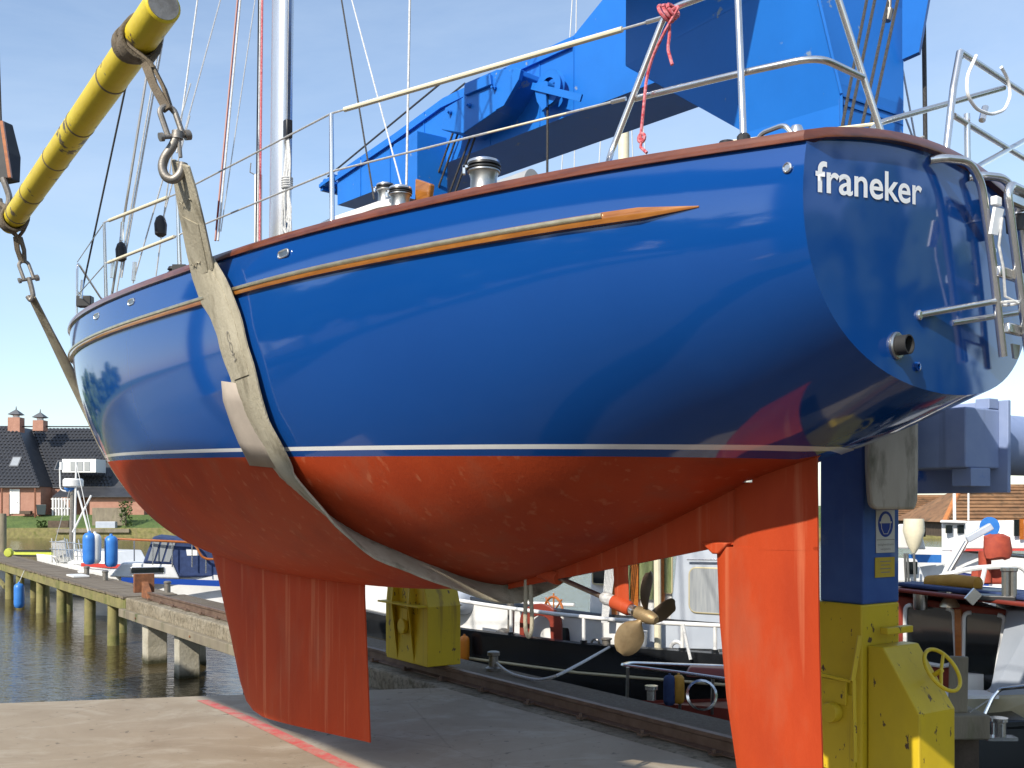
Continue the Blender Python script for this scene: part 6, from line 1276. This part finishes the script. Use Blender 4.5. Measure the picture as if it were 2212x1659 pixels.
MB().bar(W(2052, 1188, 31.9), W(2300, 1187, 30.9), .06, .07).build('red_line', M['redstripe'], my, smooth=False)
for x, d in ((2080, 1.0), (2060, .6)): pass
MB().tube([W(2062, 1124, 33), W(2061, 1030, 33)], .05, 8).build('mast', M['bwhite'], my); MB().bar(W(2040, 1061, 33), W(2078, 1058, 33), .06, .09).build('radar_bar', M['bwhite'], my, smooth=False)
MB().tube([W(2092, 1124, 33), W(2092, 1052, 33)], .03, 8).build('mast', M['bwhite'], my)
MB().lathe([(.0, -.02), (.30, 0), (.30, .04), (0, .05)], 18, W(2137, 1138, 31.2), (V(1, 0, 0), V(0, 0, 1), V(0, -1, 0))).build('blue_disc', M['fender'], my)
wc2 = thing('white_wheelhouse_boat', V(*W(2060, 1230, 29).xy, ZW), 'white workboat with a small wheelhouse and two square windows', 'workboat')
a_, b_ = V(*W(1960, 0, 30).xy, ZW), V(*W(2140, 0, 29).xy, ZW)
hm = MB(); hull_mesh(hm, a_, b_, 2.6, 1.5, 1.2, nv=8, full=3.5); hm.build('hull', M['bluestripe'], wc2)
MB().hexa([W(2034, 1190, 28.6), W(2086, 1190, 28.4), W(2086, 1190, 30), W(2034, 1190, 30), W(2034, 1128, 28.6), W(2086, 1130, 28.4), W(2086, 1130, 30), W(2034, 1128, 30)]).build('wheelhouse', M['bwhite'], wc2, smooth=False, bevel=.04)
MB().hexa([W(2030, 1129, 28.4), W(2090, 1131, 28.2), W(2090, 1131, 30.1), W(2030, 1129, 30.2), W(2032, 1123, 28.4), W(2088, 1125, 28.2), W(2088, 1125, 30.1), W(2032, 1123, 30.2)]).build('wheelhouse_roof', M['bwhite'], wc2, smooth=False, bevel=.03)
for x in (2050, 2075): quadpane(W(x, 1143, 28.4), V(1, 0, 0), V(0, 0, 1), .17, .22, 'window', 'glass', wc2, .05)
wb = thing('white_cabin_cruiser', V(*W(1975, 1230, 27).xy, ZW), 'white cabin cruiser with beige net and blue stripe behind the crane leg', 'motorboat')
a_, b_ = V(*W(1880, 0, 28).xy, ZW), V(*W(2035, 0, 26.6).xy, ZW)
hm = MB(); hull_mesh(hm, b_, a_, 2.6, 1.75, 1.45, nv=8); hm.build('hull', M['bwhite'], wb)
MB().bar(W(1960, 1206, 25.9), W(2032, 1207, 26.2), .06, .2).build('stripe', M['fender'], wb, smooth=False)
MB().hexa([W(1940, 1185, 26), W(2000, 1187, 26), W(2000, 1187, 27.6), W(1940, 1185, 27.6), W(1940, 1132, 26), W(1985, 1132, 26), W(1985, 1132, 27.4), W(1940, 1132, 27.4)]).build('cabin', M['bwhite'], wb, smooth=False, bevel=.04)
quadpane(W(1992, 1150, 25.95), V(1, 0, 0), V(-.25, 0, 1), .16, .22, 'window', 'glass', wb, .04)
MB().lathe([(.24, .4), (.26, .1), (.16, -.25), (.04, -.45)], 12, W(1974, 1156, 25.6)).build('hanging_net', M['cream'], wb)
lc = thing('small_white_launch', V(*W(1968, 1260, 19).xy, ZW), 'small white launch with dark windscreen close behind the crane leg', 'motorboat')
a_, b_ = V(*W(1880, 0, 19.5).xy, ZW), V(*W(2040, 0, 18.5).xy, ZW)
hm = MB(); hull_mesh(hm, b_, a_, 2.0, 1.55, 1.35, nv=8); hm.build('hull', M['bwhite'], lc)
MB().hexa([W(1935, 1258, 18.2), W(2000, 1258, 18.2), W(2000, 1258, 19.5), W(1935, 1258, 19.5), W(1935, 1205, 18.3), W(1980, 1207, 18.3), W(1980, 1207, 19.4), W(1935, 1205, 19.4)]).build('cabin', M['bwhite'], lc, smooth=False, bevel=.04)
quadpane(W(1969, 1227, 18.15), V(1, 0, 0), V(-.2, 0, 1), .20, .22, 'windscreen', 'glass', lc, .03)
for x in (1958, 1964, 1978): MB().tube([W(x, 1275, 17.8), W(x - 4, 1195, 17.8)], .02, 6).build('rail_post', M['steel2'], lc)
# red workboat with the white folding deck crane
rw = thing('red_workboat', V(*W(2150, 1290, 22).xy, ZW), 'red workboat with tubular white rail and a post carrying a red canvas bag', 'workboat')
a_, b_ = V(*W(2020, 0, 23).xy, ZW), V(*W(2420, 0, 21).xy, ZW)
hm = MB(); hull_mesh(hm, a_, b_, 3.0, 1.5, 1.3, nv=8, full=4); hm.build('hull', M['bwhite'], rw)
MB().hexa([W(2095, 1262, 21), W(2190, 1262, 20.6), W(2190, 1262, 22), W(2095, 1262, 22), W(2100, 1222, 21), W(2186, 1218, 20.6), W(2186, 1218, 22), W(2100, 1222, 22)]).build('deck_machinery', M['brightred'], rw, smooth=False, bevel=.05)
MB().tube([W(2128, 1258, 20.8), W(2127, 1190, 20.8)], .12, 12).build('crane_post', M['brightred'], rw)
MB().tube(roundcorner([W(2030, 1246, 20.4), W(2095, 1228, 20.3), W(2150, 1224, 20.2), W(2200, 1222, 20.1), W(2216, 1232, 20.1), W(2220, 1262, 20.1)], .2), .05, 8).build('tubular_rail', M['bwhite'], rw)
MB().tube([W(2128, 1226, 20.2), W(2120, 1262, 20.2)], .045, 8).build('rail_post', M['bwhite'], rw)
MB().hexa([W(2028, 1252, 20.7), W(2052, 1254, 20.7), W(2052, 1254, 21.0), W(2028, 1252, 21.0), W(2072, 1156, 20.7), W(2096, 1160, 20.7), W(2096, 1160, 21.0), W(2072, 1156, 21.0)]).build('crane_arm', M['bwhite'], rw, smooth=False, bevel=.03)
MB().bar(W(2088, 1166, 20.7), W(2142, 1136, 20.6), .16, .14).build('crane_jib', M['bgrey'], rw, smooth=False, bevel=.02)
MB().tube([W(2050, 1235, 20.6), W(2088, 1170, 20.6)], .04, 8).build('hydraulic_ram', M['steel2'], rw)
bgm = MB(); rings = []
for i, (y, k) in enumerate(((1155, .5), (1160, .95), (1172, 1.0), (1190, 1.05), (1204, .9), (1208, .55))):
    c = W(2154, y, 20.4); rings.append([c + V(.26 * k * math.cos(a) * (1 + .06 * math.sin(5 * a + i)), .18 * k * math.sin(a), .02 * math.sin(3 * a)) for a in [j * math.pi / 10 for j in range(20)]])
tag(bgm.loft(rings).build('canvas_bag', M['brightred']), 'faded red canvas bag hanging on the red crane post', 'bag')
# tiled houses
def tiled_house(name, x0, x1, ye, yr, d, label, hip=.35):
    t_ = thing(name, W((x0 + x1) / 2, 1130, d), label, 'house', 'brown tiled houses behind the boats')
    p0, p1 = W(x0, ye, d), W(x1, ye, d); r0, r1 = W(x0 + (x1 - x0) * hip, yr, d + 4), W(x1 + (x1 - x0) * .0, yr, d + 4); dp = V(0, 8, 0)
    MB().prism([V(p0.x + .3, d + .4, .2), V(p1.x - .3, d + .4, .2), V(p1.x - .3, d + 8, .2), V(p0.x + .3, d + 8, .2)], (0, 0, p0.z - .2)).build('wall', M['barn'], t_, smooth=False)
    rf = MB().add([p0, p1, p1 + dp, p0 + dp, r0, r1], [(0, 1, 5, 4), (1, 2, 5), (2, 3, 4, 5), (3, 0, 4)]).build('roof', M['browntile'], t_, smooth=False)
    n = 10
    for j in range(1, n): a, b_ = ip(p0, r0, j / n), ip(p1, r1, j / n); MB().bar(a + V(0, -.05, .04), b_ + V(0, -.05, .04), .10, .05).build('tile_course', M['browntile'], rf, smooth=False)
    MB().tube([p0, r0], .16, 8).build('hip_tiles', M['orangetile'], rf); MB().tube([r0, r1], .16, 8).build('ridge_tiles', M['browntile'], rf)
    return t_
tiled_house('tiled_house', 2040, 2330, 1128, 1052, 58, 'brown tiled house with a pale orange hip ridge behind the white motor yacht', .12)
th2 = tiled_house('tiled_house', 1880, 2100, 1118, 1074, 66, 'low brown tiled barn roof just right of the crane leg', .0)
for i in range(6): MB().box(W(2013 + 4 * i, 1124, 65.2), (.06, .05, .9)).build('window_bar', M['bwhite'], th2, smooth=False)
# masts seen over the yacht's rail
for x, d, y1, w_, lab in ((1346, 30, 250, .16, 'cream wooden mast with rigging standing behind the stern rail of the blue yacht'),):
    mt_ = thing('distant_mast', V(*W(x, 0, d).xy, ZW), lab, 'mast'); MB().tube([V(*W(x, 0, d).xy, ZW), W(x + 2, -60, d)], w_, 12).build('spar', M['cream'], mt_)
    for x0, x1, y_ in ((1210, 1240, 300), (1290, 1320, 0), (1402, 1360, 0), (1370, 1352, 0), (1240, 1246, 0)): wire(W(x0, 420, d), W(x1, -60, d), .018, 'wire', 'stay', mt_)
dm_ = thing('distant_mast', V(*W(556, 0, 45).xy, ZW), 'white mast with wind vane standing behind the blue yacht mast', 'mast')
MB().tube([V(*W(556, 0, 45).xy, ZW), W(558, 378, 45)], .17, 12).build('spar', M['bwhite'], dm_); MB().tube([W(560, 378, 45), W(561, 300, 45)], .03, 6).build('antenna', M['bwhite'], dm_); MB().tube([W(556, 380, 45), W(540, 372, 45), W(542, 352, 45)], .025, 6).build('wind_vane', M['galv'], dm_)
# ------------------------------------------------------------------ unseen dark ground, trees and a shed, added to darken the hull's reflections
for nm, x0, x1, y0_, y1 in (('dark_unseen_ground', -140, -26, -120, 14), ('dark_unseen_ground', 24, 140, -120, 16), ('dark_unseen_ground', -140, 140, -160, -16.5)):
    struct(MB().prism([V(x0, y0_, -.6), V(x1, y0_, -.6), V(x1, y1, -.6), V(x0, y1, -.6)], (0, 0, .58 if nm else 0)).build(nm, M['asphalt'], smooth=False))
def unseen_tree_belt(pts, seed):
    rnd = random.Random(seed); mb = MB()
    for x, y, h_, r in pts:
        for k in range(16):            # dense inner clumps
            c = V(x + rnd.uniform(-.6, .6) * r, y + rnd.uniform(-.6, .6) * r, h_ * rnd.uniform(.25, .85)); rr = r * rnd.uniform(.4, .62)
            vs = []
            for lat in (-60, -20, 20, 60):
                for lo in range(7): a = lo * 2 * math.pi / 7; b_ = math.radians(lat); q = rr * rnd.uniform(.8, 1.2); vs.append(c + V(math.cos(a) * math.cos(b_), math.sin(a) * math.cos(b_), math.sin(b_)) * q)
            fs = [(i * 7 + j, i * 7 + (j + 1) % 7, (i + 1) * 7 + (j + 1) % 7, (i + 1) * 7 + j) for i in range(3) for j in range(7)] + [tuple(range(6, -1, -1)), tuple(range(21, 28))]
            mb.add(vs, fs)
        for k in range(170):
            a, b_ = rnd.uniform(0, 6.28), rnd.uniform(-1, 1); q = V(x, y, h_ * .6) + V(math.cos(a) * r, math.sin(a) * r, b_ * h_ * .42) * rnd.uniform(.75, 1.08)
            u = V(rnd.uniform(-1, 1), rnd.uniform(-1, 1), rnd.uniform(-1, 1)).normalized(); v_ = u.cross(V(.2, .6, .7)).normalized(); s_ = rnd.uniform(.25, .5)
            mb.add([q - u * s_, q + v_ * s_ * .6, q + u * s_, q - v_ * s_ * .6], [(0, 1, 2, 3)])
        mb.tube([V(x, y, -.3), V(x, y, h_ * .5)], [.28, .15], 7)
    struct(mb.build('unseen_tree_belt', M['leaf'], smooth=False, fix=False), 'stuff')
rnd = random.Random(3)
unseen_tree_belt([(-34 + rnd.uniform(-4, 4), -34 + i * 3.6, rnd.uniform(8, 11.5), rnd.uniform(2.6, 3.6)) for i in range(14)], 1)
unseen_tree_belt([(26 + rnd.uniform(-2, 2), -12 + i * 3.8, rnd.uniform(9, 13), rnd.uniform(2.6, 3.4)) for i in range(7)], 2)
unseen_tree_belt([(-66 - i * 7.5 + rnd.uniform(-2, 2), 110 + rnd.uniform(-3, 4), rnd.uniform(9, 15), rnd.uniform(3.5, 4.8)) for i in range(10)], 4)
shed = thing('reflection_shed', V(-36, -48, -.02), 'long dark timber boat shed with a low pitched roof beside the yard', 'shed')
MB().box((-36, -50, 3.0), (14, 22, 6.2)).build('wall', M['barn'], shed, smooth=False)
MB().prism([V(-44, -61.5, 6.1), V(-28, -61.5, 6.1), V(-36, -61.5, 9.2)], (0, 23, 0)).build('roof', M['lead'], shed, smooth=False)
MB().box((-28.9, -50, 2.2), (.2, 5, 4.4)).build('door', M['wood'], shed, smooth=False)
